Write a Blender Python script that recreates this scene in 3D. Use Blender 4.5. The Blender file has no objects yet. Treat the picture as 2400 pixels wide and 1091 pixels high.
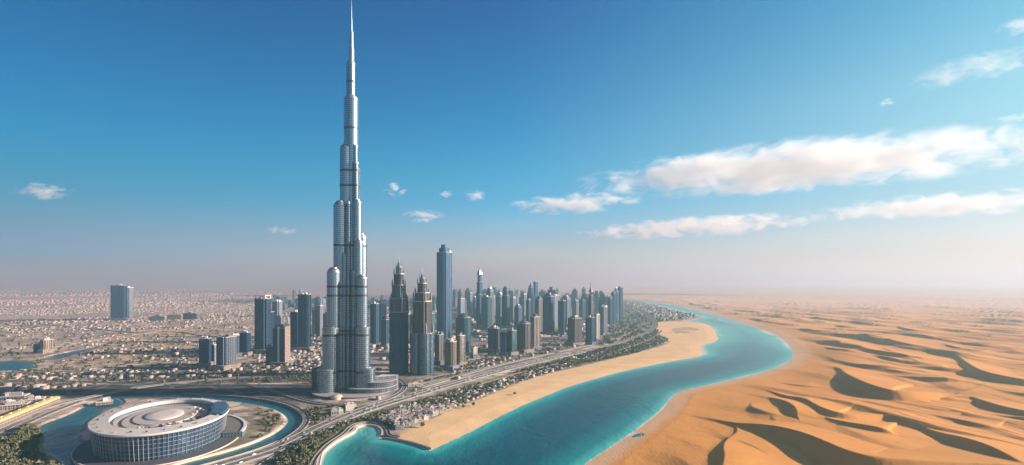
import bpy, math, random
import numpy as np
from mathutils import Vector, Matrix
R = math.radians
rnd = random.Random(7)
rng = np.random.default_rng(11)
S = bpy.context.scene
COL = S.collection

# ------------------------------------------------------------------ camera, sky, sun, exposure
H, F, YH = 235.0, 1300.0, 662.0            # camera height (m), focal length and horizon row in a 2400 x 1091 frame
cam_d = bpy.data.cameras.new('camera'); cam = bpy.data.objects.new('camera', cam_d); COL.objects.link(cam)
cam.location = (0, 0, H); cam.rotation_euler = (R(90), 0, 0)
cam_d.sensor_width = 36; cam_d.lens = 36 * F / 2400; cam_d.shift_y = (YH - 545.5) / 2400
cam_d.clip_start = 1; cam_d.clip_end = 200000
S.camera = cam

SUN_EL, SUN_AZ = 17.0, 88.0                # azimuth measured from +Y towards +X
world = bpy.data.worlds.new('World'); S.world = world; world.use_nodes = True
wn = world.node_tree.nodes; wl = world.node_tree.links
for n in list(wn): wn.remove(n)
def wnode(t, **kw):
    n = wn.new(t)
    for k, v in kw.items(): setattr(n, k, v)
    return n
sky = wnode('ShaderNodeTexSky', sky_type='NISHITA', sun_disc=False, sun_elevation=R(SUN_EL), sun_rotation=R(SUN_AZ),
            altitude=200, air_density=1.0, dust_density=0.6, ozone_density=3.0)
tc = wnode('ShaderNodeTexCoord'); sep = wnode('ShaderNodeSeparateXYZ'); wl.new(tc.outputs['Generated'], sep.inputs[0])
# sky tint: colour deepened away from the sun and warmed towards it
dot = wnode('ShaderNodeVectorMath', operation='DOT_PRODUCT'); wl.new(tc.outputs['Generated'], dot.inputs[0])
dot.inputs[1].default_value = (math.sin(R(SUN_AZ)), math.cos(R(SUN_AZ)), 0)
SKY_Z = [0.0, 0.03, 0.075, 0.135, 0.20, 0.28, 0.46, 0.8]  # last row: unseen zenith, made rosy to warm the shadow fill
SKY_TINT = {'away': [(0.215, 0.51, 1.197), (0.215, 0.51, 1.197), (0.24, 0.477, 0.731), (0.072, 0.539, 0.702), (0.0, 0.598, 0.797), (0.0, 0.542, 0.823), (0.0, 0.3872, 0.6335999999999999), (0.95, 0.36, 0.34)], 'side': [(1.3, 1.3, 1.274), (1.3, 1.3, 1.274), (0.889, 1.07, 1.316), (0.237, 0.991, 1.308), (0.076, 0.975, 1.216), (0.0, 0.811, 1.15), (0.0, 0.492, 0.976), (0.95, 0.36, 0.34)], 'sunward': [(0.905, 0.683, 0.694), (0.905, 0.683, 0.694), (0.991, 0.854, 0.867), (0.774, 0.962, 0.928), (0.948, 1.187, 1.007), (0.923, 1.321, 1.083), (0.242, 1.13, 1.123), (0.95, 0.36, 0.34)]}   #@@TINT@@
def sky_ramp(cols):
    r = wnode('ShaderNodeValToRGB'); wl.new(sep.outputs['Z'], r.inputs[0]); e = r.color_ramp.elements
    while len(e) < len(SKY_Z): e.new(.5)
    for k, z in enumerate(SKY_Z): e[k].position = z; e[k].color = (*cols[k], 1)
    return r.outputs[0]
def wmix(fac, A, B, blend='MIX'):
    m = wnode('ShaderNodeMix', data_type='RGBA', blend_type=blend)
    if isinstance(fac, float): m.inputs[0].default_value = fac
    else: wl.new(fac, m.inputs[0])
    wl.new(A, m.inputs[6]); wl.new(B, m.inputs[7]); return m.outputs[2]
def wrange(a, b):
    m = wnode('ShaderNodeMapRange'); m.inputs['From Min'].default_value = a; m.inputs['From Max'].default_value = b; wl.new(dot.outputs['Value'], m.inputs['Value']); return m.outputs[0]
tint = wmix(wrange(0.03, .66), wmix(wrange(-.64, 0.03), sky_ramp(SKY_TINT['away']), sky_ramp(SKY_TINT['side'])), sky_ramp(SKY_TINT['sunward']))
skycol = wmix(1.0, sky.outputs[0], tint, 'MULTIPLY')
bg = wnode('ShaderNodeBackground'); bg.inputs['Strength'].default_value = 0.06
wl.new(skycol, bg.inputs['Color'])
wo = wnode('ShaderNodeOutputWorld'); wl.new(bg.outputs[0], wo.inputs['Surface'])

sun_d = bpy.data.lights.new('sun', 'SUN'); sun = bpy.data.objects.new('sun', sun_d); COL.objects.link(sun)
sun_d.energy = 5.0; sun_d.angle = R(0.5); sun_d.color = (1.0, 0.89, 0.74)
sd = Vector((math.sin(R(SUN_AZ)) * math.cos(R(SUN_EL)), math.cos(R(SUN_AZ)) * math.cos(R(SUN_EL)), math.sin(R(SUN_EL))))
sun.rotation_euler = sd.to_track_quat('Z', 'Y').to_euler()

S.view_settings.view_transform = 'Standard'; S.view_settings.look = 'None'
S.view_settings.exposure = 1.28; S.view_settings.gamma = 1.0
cy = S.cycles
cy.max_bounces = 12; cy.diffuse_bounces = 3; cy.glossy_bounces = 2; cy.transmission_bounces = 2
cy.volume_bounces = 10; cy.transparent_max_bounces = 12; cy.use_denoising = True
cy.caustics_reflective = False; cy.caustics_refractive = False; cy.sample_clamp_indirect = 4
cy.volume_max_steps = 256

# ------------------------------------------------------------------ helpers
def G(px, py, z=0.0):                       # ground point at height z seen at a place of the photograph
    Y = F * (H - z) / (py - YH)
    return ((px - 1200) * Y / F, Y)
def Gs(pts, z=0.0): return np.array([G(x, y, z) for x, y in pts])

def tag(o, label=None, cat=None, group=None, kind=None):
    if label: o['label'] = label
    if cat: o['category'] = cat
    if group: o['group'] = group
    if kind: o['kind'] = kind
    return o
def thing(name, label, cat, loc=(0, 0, 0), rz=0.0, group=None):
    o = bpy.data.objects.new(name, None); COL.objects.link(o)
    o.location = loc; o.rotation_euler = (0, 0, rz); o.empty_display_size = 1
    return tag(o, label, cat, group)

class MB:
    """collects faces (with uv in metres: perimeter, height) and material slots into ONE mesh"""
    def __init__(s): s.v = []; s.f = []; s.uv = []; s.m = []; s.sm = []
    def face(s, pts, uv=None, m=0, smooth=False):
        i = len(s.v); s.v += [tuple(p) for p in pts]; s.f.append(list(range(i, i + len(pts))))
        s.uv += uv if uv else [(p[0], p[1]) for p in pts]; s.m.append(m); s.sm.append(smooth)
    def loft(s, rings, m=0, cap_top=True, cap_bot=False, mt=None, smooth=False, u0=0):
        """rings: list of (outline [(x,y)...] counter-clockwise, z)"""
        for (A, za), (B, zb) in zip(rings[:-1], rings[1:]):
            n = len(A); u = u0; base = len(s.v)
            for k in range(n):
                a, b = A[k], A[(k + 1) % n]; c, d = B[(k + 1) % n], B[k]
                L = math.hypot(b[0] - a[0], b[1] - a[1])
                s.face([(a[0], a[1], za), (b[0], b[1], za), (c[0], c[1], zb), (d[0], d[1], zb)],
                       [(u, za), (u + L, za), (u + L, zb), (u, zb)], m, smooth)
                u += L
        A, z = rings[-1]
        if cap_top: s.face([(x, y, z) for x, y in A], None, m if mt is None else mt)
        A, z = rings[0]
        if cap_bot: s.face([(x, y, z) for x, y in reversed(A)], None, m if mt is None else mt)
        return s
    def prism(s, out, z0, z1, m=0, mt=None, **k): return s.loft([(out, z0), (out, z1)], m, mt=mt, **k)
    def box(s, x0, x1, y0, y1, z0, z1, m=0, mt=None):
        return s.loft([([(x0, y0), (x1, y0), (x1, y1), (x0, y1)], z0), ([(x0, y0), (x1, y0), (x1, y1), (x0, y1)], z1)], m, mt=mt, cap_bot=True)
    def build(s, name, mats, parent=None, merge=True):
        me = bpy.data.meshes.new(name); me.from_pydata(s.v, [], s.f)
        ul = me.uv_layers.new(name='UVMap'); ul.data.foreach_set('uv', np.array(s.uv, dtype=np.float32).ravel())
        mats = mats if isinstance(mats, (list, tuple)) else [mats]
        for m in mats: me.materials.append(m)
        me.polygons.foreach_set('material_index', s.m); me.polygons.foreach_set('use_smooth', s.sm)
        me.validate(); me.update()
        if any(s.sm):                        # weld for smooth shading
            import bmesh
            bm = bmesh.new(); bm.from_mesh(me); bmesh.ops.remove_doubles(bm, verts=bm.verts, dist=0.01)
            for ed in bm.edges:
                if len(ed.link_faces) == 2 and ed.calc_face_angle(0) > R(35): ed.smooth = False
            bm.to_mesh(me); bm.free()
        o = bpy.data.objects.new(name, me); COL.objects.link(o)
        if parent is not None: o.parent = parent
        return o

def circ(cx, cy, rx, n=40, ry=None, a0=0):
    ry = rx if ry is None else ry
    return [(cx + rx * math.cos(a0 + 2 * math.pi * k / n), cy + ry * math.sin(a0 + 2 * math.pi * k / n)) for k in range(n)]
def rect(w, d, cx=0, cy=0): return [(cx - w/2, cy - d/2), (cx + w/2, cy - d/2), (cx + w/2, cy + d/2), (cx - w/2, cy + d/2)]
def chamf(w, d, c, cx=0, cy=0):
    x, y = w/2, d/2
    return [(cx+p, cy+q) for p, q in [(-x+c,-y),(x-c,-y),(x,-y+c),(x,y-c),(x-c,y),(-x+c,y),(-x,y-c),(-x,-y+c)]]
def notch(w, d, c, cx=0, cy=0):
    x, y = w/2, d/2
    return [(cx+p, cy+q) for p, q in [(-x+c,-y),(x-c,-y),(x-c,-y+c),(x,-y+c),(x,y-c),(x-c,y-c),(x-c,y),(-x+c,y),(-x+c,y-c),(-x,y-c),(-x,-y+c),(-x+c,-y+c)]]
def ribbed(poly, bay=6.0, depth=1.0, duty=0.55):
    """steps every wall of an outline in and out so that it carries vertical piers"""
    out = []; n = len(poly)
    for k in range(n):
        a = Vector(poly[k]); b = Vector(poly[(k + 1) % n]); L = (b - a).length
        m = max(1, int(round(L / bay)))
        t = (b - a) / L; nrm = Vector((t.y, -t.x))
        out.append(tuple(a))
        if L < bay * 1.2: continue
        w = L / m
        for j in range(m):
            p0 = a + t * (w * (j + (1 - duty) / 2)) ; p1 = a + t * (w * (j + (1 + duty) / 2))
            out += [tuple(p0), tuple(p0 - nrm * depth), tuple(p1 - nrm * depth), tuple(p1)]
    return out
def scaled(poly, k): return [(x * k, y * k) for x, y in poly]

def np_mesh(name, V, Fq, mats, attrs=None, smooth=False, parent=None, mat_idx=None):
    """fast mesh from numpy: V (n,3), Fq (m,4)"""
    me = bpy.data.meshes.new(name)
    me.vertices.add(len(V)); me.vertices.foreach_set('co', np.asarray(V, dtype=np.float32).ravel())
    me.loops.add(Fq.size); me.loops.foreach_set('vertex_index', np.asarray(Fq, dtype=np.int32).ravel())
    me.polygons.add(len(Fq)); me.polygons.foreach_set('loop_start', np.arange(0, Fq.size, 4, dtype=np.int32))
    if smooth: me.polygons.foreach_set('use_smooth', np.ones(len(Fq), dtype=bool))
    for m in (mats if isinstance(mats, (list, tuple)) else [mats]): me.materials.append(m)
    if mat_idx is not None: me.polygons.foreach_set('material_index', np.asarray(mat_idx, dtype=np.int32))
    me.update(calc_edges=True)
    for k, (dom, arr) in (attrs or {}).items():
        if arr.ndim == 1:
            a = me.attributes.new(k, 'FLOAT', dom); a.data.foreach_set('value', arr.astype(np.float32))
        else:
            a = me.attributes.new(k, 'FLOAT_COLOR', dom)
            c = np.ones((len(arr), 4), dtype=np.float32); c[:, :3] = arr; a.data.foreach_set('color', c.ravel())
    o = bpy.data.objects.new(name, me); COL.objects.link(o)
    if parent is not None: o.parent = parent
    return o

# ---- numpy noise
_P = np.random.default_rng(3).permutation(512).astype(np.int64); _P = np.concatenate([_P, _P])
_GA = np.random.default_rng(4).uniform(0, 2 * np.pi, 512)
def noise2(x, y):
    xi = np.floor(x).astype(np.int64); yi = np.floor(y).astype(np.int64); fx = x - xi; fy = y - yi
    u = fx**3 * (fx * (fx * 6 - 15) + 10); v = fy**3 * (fy * (fy * 6 - 15) + 10)
    def g(ix, iy, dx, dy):
        a = _GA[_P[(ix & 511)] ^ 0 if False else _P[(_P[ix & 511] + iy) & 511]]
        return np.cos(a) * dx + np.sin(a) * dy
    return ((g(xi, yi, fx, fy) * (1-u) + g(xi+1, yi, fx-1, fy) * u) * (1-v) + (g(xi, yi+1, fx, fy-1) * (1-u) + g(xi+1, yi+1, fx-1, fy-1) * u) * v) * 1.45
def fbm(x, y, o=4):
    s = 0; a = 0.5
    for k in range(o): s = s + a * noise2(x + 17.3*k, y - 9.1*k); x = x * 2.03; y = y * 2.03; a *= 0.5
    return s
def sstep(a, b, x): t = np.clip((x - a) / (b - a), 0, 1); return t * t * (3 - 2 * t)

def chaikin(P, it=2, closed=True):
    P = np.asarray(P, dtype=float)
    for _ in range(it):
        Q = np.roll(P, -1, 0)
        if closed: P = np.stack([P * .75 + Q * .25, P * .25 + Q * .75], 1).reshape(-1, 2)
        else:
            A, B = P[:-1], P[1:]
            P = np.concatenate([P[:1], np.stack([A * .75 + B * .25, A * .25 + B * .75], 1).reshape(-1, 2), P[-1:]])
    return P
def seg_dist(X, Y, P, closed=True):
    d = np.full(X.shape, 1e18)
    n = len(P)
    for k in range(n if closed else n - 1):
        ax, ay = P[k]; bx, by = P[(k + 1) % n]; ex, ey = bx - ax, by - ay; L2 = ex*ex + ey*ey + 1e-9
        t = np.clip(((X - ax) * ex + (Y - ay) * ey) / L2, 0, 1)
        np.minimum(d, (X - ax - t*ex)**2 + (Y - ay - t*ey)**2, out=d)
    return np.sqrt(d)
def inside(X, Y, P):
    c = np.zeros(X.shape, dtype=bool); n = len(P)
    for k in range(n):
        ax, ay = P[k]; bx, by = P[(k + 1) % n]
        if ay == by: continue
        c ^= ((ay > Y) != (by > Y)) & (X < (bx - ax) * (Y - ay) / (by - ay) + ax)
    return c
def sdf_poly(X, Y, P):
    d = seg_dist(X, Y, P); return np.where(inside(X, Y, P), -d, d)

# ------------------------------------------------------------------ materials
def mat(name, col=(.5, .5, .5), rough=.6, metal=0.0, spec=.5):
    m = bpy.data.materials.new(name); m.use_nodes = True
    b = m.node_tree.nodes['Principled BSDF']
    b.inputs['Base Color'].default_value = (*col, 1); b.inputs['Roughness'].default_value = rough
    b.inputs['Metallic'].default_value = metal; b.inputs['Specular IOR Level'].default_value = spec
    return m
class NT:
    def __init__(s, m): s.t = m.node_tree; s.n = s.t.nodes; s.l = s.t.links; s.b = s.n['Principled BSDF']
    def new(s, t, **kw):
        n = s.n.new(t)
        for k, v in kw.items(): setattr(n, k, v)
        return n
    def put(s, sock, v):
        if isinstance(v, (int, float)): sock.default_value = v
        elif isinstance(v, tuple): sock.default_value = (*v, 1) if len(v) == 3 and sock.type == 'RGBA' else v
        else: s.l.new(v, sock)
    def math(s, op, a, b=0.0, c=None, clamp=False):
        n = s.new('ShaderNodeMath', operation=op, use_clamp=clamp); s.put(n.inputs[0], a); s.put(n.inputs[1], b)
        if c is not None: s.put(n.inputs[2], c)
        return n.outputs[0]
    def mix(s, f, a, b, blend='MIX'):
        n = s.new('ShaderNodeMix', data_type='RGBA', blend_type=blend); s.put(n.inputs[0], f); s.put(n.inputs[6], a); s.put(n.inputs[7], b)
        return n.outputs[2]
    def mixf(s, f, a, b):
        n = s.new('ShaderNodeMix', data_type='FLOAT'); s.put(n.inputs[0], f); s.put(n.inputs[2], a); s.put(n.inputs[3], b); return n.outputs[0]
    def obj(s): return s.new('ShaderNodeTexCoord').outputs['Object']
    def noise(s, vec, scale, detail=4, rough=.55, dist=0.0):
        n = s.new('ShaderNodeTexNoise'); s.l.new(vec, n.inputs['Vector']); n.inputs['Scale'].default_value = scale
        n.inputs['Detail'].default_value = detail; n.inputs['Roughness'].default_value = rough; n.inputs['Distortion'].default_value = dist
        return n.outputs['Fac']
    def scale(s, vec, sc):
        n = s.new('ShaderNodeMapping'); s.l.new(vec, n.inputs[0]); n.inputs['Scale'].default_value = sc; return n.outputs[0]
    def ramp(s, f, stops):
        n = s.new('ShaderNodeValToRGB'); s.put(n.inputs[0], f); e = n.color_ramp.elements
        while len(e) < len(stops): e.new(0.5)
        for k, (p, c) in enumerate(stops): e[k].position = p; e[k].color = (*c, 1)
        return n.outputs[0]
    def bump(s, h, strength=.3, dist=1.0):
        n = s.new('ShaderNodeBump'); s.l.new(h, n.inputs['Height']); n.inputs['Strength'].default_value = strength; n.inputs['Distance'].default_value = dist
        s.l.new(n.outputs[0], s.b.inputs['Normal'])

def facade(name, glass, frame, fh=4.0, bay=3.2, ff=.28, bf=.22, gmetal=.55, grough=.16, frough=.55, fmetal=0.0, var=.5):
    """curtain wall: floor bands and mullions in metres along the wall (uv), each pane a little different"""
    m = mat(name); t = NT(m)
    uv = t.new('ShaderNodeUVMap', uv_map='UVMap').outputs[0]
    sp = t.new('ShaderNodeSeparateXYZ'); t.l.new(uv, sp.inputs[0])
    u = t.math('DIVIDE', sp.outputs[0], bay); v = t.math('DIVIDE', sp.outputs[1], fh)
    fu = t.math('FRACT', u); fv = t.math('FRACT', v)
    fr = t.math('MAXIMUM', t.math('LESS_THAN', fu, bf), t.math('LESS_THAN', fv, ff))
    cb = t.new('ShaderNodeCombineXYZ'); t.l.new(t.math('FLOOR', u), cb.inputs[0]); t.l.new(t.math('FLOOR', v), cb.inputs[1])
    wn_ = t.new('ShaderNodeTexWhiteNoise', noise_dimensions='2D'); t.l.new(cb.outputs[0], wn_.inputs['Vector'])
    cb2 = t.new('ShaderNodeCombineXYZ'); t.l.new(t.math('FLOOR', t.math('DIVIDE', u, 3.0)), cb2.inputs[0]); t.l.new(t.math('FLOOR', t.math('DIVIDE', v, 5.0)), cb2.inputs[1])
    wn2 = t.new('ShaderNodeTexWhiteNoise', noise_dimensions='2D'); t.l.new(cb2.outputs[0], wn2.inputs['Vector'])
    val = t.math('ADD', t.math('MULTIPLY', wn_.outputs[0], var), t.math('MULTIPLY', wn2.outputs[0], var * .6))
    g2 = t.mix(val, tuple(c * .6 for c in glass), tuple(min(1, c * 1.7) for c in glass))
    oi = t.new('ShaderNodeObjectInfo')
    dirt = t.noise(t.obj(), .03, 5)
    f2 = t.mix(t.math('MULTIPLY', dirt, .5), frame, tuple(c * .6 for c in frame))
    t.l.new(t.mix(fr, g2, f2), t.b.inputs['Base Color'])
    t.l.new(t.mixf(fr, gmetal, fmetal), t.b.inputs['Metallic'])
    t.l.new(t.mixf(fr, t.math('ADD', grough, t.math('MULTIPLY', wn_.outputs[0], .1)), frough), t.b.inputs['Roughness'])
    return m

def rough_mat(name, a, b, scale=.2, rough=.8, metal=0.0):
    m = mat(name, a, rough, metal); t = NT(m); f = t.noise(t.obj(), scale, 6, .6)
    t.l.new(t.mix(t.math('MULTIPLY_ADD', f, 2.0, -.5, clamp=True), a, b), t.b.inputs['Base Color']); return m

M = {}
M['blue'] = facade('dark blue curtain wall', (.022, .09, .175), (.04, .095, .165), 4.2, 3.0, .2, .2)
M['navy'] = facade('navy glass and steel', (.022, .075, .14), (.07, .115, .175), 4.0, 4.5, .18, .3)
M['teal'] = facade('teal glass', (.04, .13, .17), (.09, .15, .175), 4.0, 3.6, .25, .15)
M['grey'] = facade('grey stone and glass', (.06, .11, .17), (.15, .18, .22), 3.8, 4.4, .35, .42)
M['pale'] = facade('pale concrete and glass', (.08, .14, .21), (.26, .30, .35), 3.8, 4.0, .4, .36)
M['beige'] = facade('beige stone and glass', (.08, .11, .14), (.37, .295, .24), 3.8, 4.2, .38, .44)
M['brown'] = facade('brown stone and glass', (.07, .09, .12), (.17, .15, .155), 3.8, 4.0, .35, .45)
M['white'] = facade('white panels and glass', (.14, .19, .24), (.66, .62, .56), 3.8, 5.0, .4, .4)
M['steel'] = facade('brushed steel and blue glass', (.12, .23, .32), (.45, .54, .62), 4.2, 2.4, .22, .34, .85, .22, .32, .9, .2)
M['steel2'] = facade('brushed steel close ribs', (.06, .15, .23), (.27, .35, .43), 5.0, 2.0, .2, .3, .85, .24, .34, .9, .2)
M['ring'] = rough_mat('louvre band', (.035, .045, .055), (.07, .08, .09), .3, .45, .5)
M['metal'] = rough_mat('weathered steel', (.32, .36, .40), (.22, .25, .28), .2, .4, .7)
M['spire'] = rough_mat('spire steel', (.42, .47, .52), (.30, .34, .38), .2, .3, .8)
M['stone'] = rough_mat('cream stone', (.62, .53, .43), (.50, .42, .34), .08, .8)
M['concrete'] = rough_mat('concrete', (.40, .38, .36), (.28, .27, .26), .1, .85)
M['darkroof'] = rough_mat('dark roof felt', (.12, .12, .13), (.20, .19, .18), .15, .85)
M['whitepaint'] = rough_mat('white paint', (.75, .72, .68), (.62, .60, .57), .15, .6)
M['asphalt'] = rough_mat('asphalt', (.10, .10, .105), (.16, .155, .15), .05, .9)
M['trunk'] = rough_mat('bark', (.12, .08, .05), (.18, .13, .09), 2, .9)

def foliage(name, a, b):
    m = mat(name, a, .75); t = NT(m)
    oi = t.new('ShaderNodeObjectInfo').outputs['Random']
    gpos = t.new('ShaderNodeNewGeometry').outputs['Position']
    f = t.noise(gpos, .22, 3, .6)
    f = t.math('ADD', t.math('MULTIPLY', oi, .5), t.math('MULTIPLY', f, .6), clamp=True)
    t.l.new(t.mix(f, a, b), t.b.inputs['Base Color']); return m
M['leaf'] = foliage('leaves', (.045, .07, .022), (.16, .165, .06))
M['leaf2'] = foliage('dusty leaves', (.055, .075, .035), (.16, .16, .085))

# ------------------------------------------------------------------ layout: water, shores
river_px = [(700,1200),(742,1110),(748,1085),(752,1066),(765,1054),(790,1036),(822,1020),(832,1013),(833,1006),(850,1000),(872,999),(890,1004),(898,1015),(894,1026),(900,1031),(938,1035),(985,1047),
            (1006,1055),(1008,1056),(1010,1055),(1060,1032),(1120,1003),(1200,962),(1260,935),(1330,907),(1400,886),(1480,866),(1560,850),(1625,838),(1645,833),(1649,828),(1644,820),(1640,812),(1646,808),(1670,803),
            (1683,799),(1682,790),(1676,779),(1668,766),(1650,758),(1620,755),(1605,752),(1625,749),(1652,744),(1653,742),(1630,740),(1600,733),(1560,721),(1510,709),(1475,703.5),(1452,701),(1452,699.5),(1480,701),(1540,709),
            (1600,719),(1650,732),(1700,747),(1760,764),(1810,781),(1840,799),(1856,818),(1860,834),(1848,851),(1805,868),(1740,885),(1680,899),(1620,911),(1588,920),(1572,934),(1556,958),(1530,980),
            (1500,1003),(1460,1031),(1400,1070),(1368,1092),(1250,1200)]
river = chaikin(Gs(river_px), 1)
waters = [dict(P=chaikin(Gs([(-260,862),(-60,850),(0,847),(45,846),(76,852),(86,861),(70,868),(0,871),(-120,878),(-260,880)]), 2)),
          dict(P=chaikin(Gs([(86,845),(120,834),(165,825),(205,817),(232,813),(226,818),(180,829),(152,840),(112,846)]), 2)),
          dict(P=chaikin(Gs([(262,930),(232,938),(205,950),(165,972),(100,995),(90,1003),(104,1020),(106,1036),(88,1060),(118,1062),(140,1080),(160,1105),(180,1160),(300,1160),(255,1095),(215,1070),(185,1045),(185,1000),(240,965),(300,945)]), 2)),
          dict(P=chaikin(Gs([(985,903),(1010,896),(1045,889),(1060,890),(1040,898),(1005,906)]), 2)),
          dict(P=chaikin(Gs([(1473,1026),(1490,1016),(1503,1016),(1507,1022),(1490,1027)]), 2))]
canal = chaikin(Gs([(262,932),(330,930),(400,928),(470,930),(540,937),(610,945),(655,955),(688,970),(697,986),(686,1004),(655,1024),(610,1044),(560,1061),(500,1078),(430,1096),(330,1130),(240,1130)]), 2, False)
CANAL_W = 15.0
def sd_canals(X, Y):
    d = seg_dist(X, Y, canal, False) - CANAL_W
    for w in waters: d = np.minimum(d, sdf_poly(X, Y, w['P']))
    return d
STAD_C, STAD_A, STAD_B, STAD_ROT = (-517.0, 822.0), 87.0, 119.0, R(24)
desert_px = [(1250,1200),(1460,990),(1500,950),(1600,880),(1750,850),(1780,800),(1700,765),(1600,726),(1500,704),(1453,700.3),(1400,692),(1200,675),(900,668),(900,662.9),(60000,662.9),(60000,700),(6000,1400)]
desert_poly = Gs(desert_px)

# ------------------------------------------------------------------ dunes
crest_px = [  # (photo place, crest height) far to near; the slip face lies on the right-hand side of travel
    [(1968,866,4),(1978,874,16),(2005,888,24),(2042,903,25),(2085,915,24),(2130,919,21),(2178,920,17),(2222,932,5)],
    [(1800,920,2),(1838,930,9),(1886,934,14),(1908,948,18),(1938,962,19),(1978,972,17),(2035,975,13),(2090,975,10),(2125,972,9),(2200,972,7),(2290,976,2)],
    [(1880,966,2),(1930,981,9),(1985,992,15),(2035,999,17),(2075,1007,17),(2112,1030,5)],
    [(1665,985,2),(1720,991,8),(1775,995,14),(1830,1002,17),(1885,1016,21),(1935,1036,24),(1985,1058,25),(2040,1072,25),(2110,1080,24),(2240,1086,23),(2420,1094,22),(2600,1110,20)],
    [(1735,1018,1),(1702,1030,8),(1694,1046,14),(1699,1066,17),(1694,1090,18),(1680,1150,16)],
    [(1790,935,3),(1830,938,12),(1856,948,17),(1868,962,17),(1868,985,8)],
    [(2150,1008,2),(2200,1016,11),(2255,1026,17),(2310,1042,20),(2360,1066,21),(2410,1096,20),(2460,1130,16)],
    [(2270,932,3),(2310,942,10),(2345,953,13),(2405,965,13),(2500,985,9)],
    [(2245,838,4),(2268,852,15),(2295,868,21),(2340,880,21),(2400,890,19),(2500,905,12)],
    [(2060,815,4),(2090,824,13),(2125,834,16),(2158,838,15),(2170,850,6)],
    [(1970,783,4),(2040,784,14),(2090,787,15),(2115,796,6)],
    [(1940,800,3),(1985,806,12),(2010,814,14),(2060,818,9)],
    [(2205,805,4),(2230,812,14),(2270,820,16),(2330,822,12)],
    [(2100,765,4),(2130,772,16),(2180,778,14)],
    [(2320,905,2),(2280,915,9),(2240,922,7)],
]
crests = []
for c in crest_px:
    P = np.array([[*G(x, y, h), h] for x, y, h in c]); hm = P[:, 2].max()
    P[0, 2] = max(P[0, 2], .35*hm); P[-1, 2] = max(P[-1, 2], .35*hm)
    t0 = P[0, :2] - P[1, :2]; t1 = P[-1, :2] - P[-2, :2]; t0 /= np.linalg.norm(t0); t1 /= np.linalg.norm(t1)
    k0 = np.array([t0[0]*.8 - .35, t0[1]*.8 + .45]); k1 = np.array([t1[0]*.8 + .25, t1[1]*.8 - .35])     # horns trail off down wind
    P = np.concatenate([[[*(P[0, :2] + k0*150), .3]], [[*(P[0, :2] + k0*70), .17*hm]], P, [[*(P[-1, :2] + k1*70), .17*hm]], [[*(P[-1, :2] + k1*170), .3]]])
    Q = P
    for _ in range(2):
        A, B = Q[:-1], Q[1:]
        Q = np.concatenate([Q[:1], np.stack([A*.75+B*.25, A*.25+B*.75], 1).reshape(-1, 3), Q[-1:]])
    Q[:, 2] *= .95; crests.append(Q)
rb = random.Random(19); made = []            # many smaller crescent dunes between the large ridges
for k in range(900):
    if len(made) > 120: break
    px = rb.uniform(1500, 2700); py = 718 + 300*rb.random()**1.15
    x, y = G(px, py)
    if not inside(np.array([x]), np.array([y]), desert_poly)[0] or seg_dist(np.array([x]), np.array([y]), river)[0] < 110: continue
    L = rb.uniform(60, 150) * (1 + .35*(y > 1800)); 
    if any((x-a)**2 + ((y-b)*.8)**2 < (.5*(L+l))**2 for a, b, l in made): continue
    if any(np.hypot(Q[:, 0]-x, Q[:, 1]-y).min() < 40 for Q in crests[:15]): continue
    made.append((x, y, L)); h = min(13, L*rb.uniform(.085, .125)); r_ = R(rb.uniform(-30, 22)); w_ = rb.uniform(.6, 1.3)
    pts = [(-.1, .75, .02), (-.06, .5, .35), (-.02, .2, .8), (.07, -.12, 1), (.25*w_, -.38, .9), (.5*w_, -.54, .5), (.8*w_, -.6, .02)]
    P = np.array([[x + L*(a*math.cos(r_) - b*math.sin(r_)), y + L*(a*math.sin(r_) + b*math.cos(r_)), c*h] for a, b, c in pts])
    for _ in range(1):
        A, B = P[:-1], P[1:]; P = np.concatenate([P[:1], np.stack([A*.75+B*.25, A*.25+B*.75], 1).reshape(-1, 3), P[-1:]])
    crests.append(P)
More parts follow.
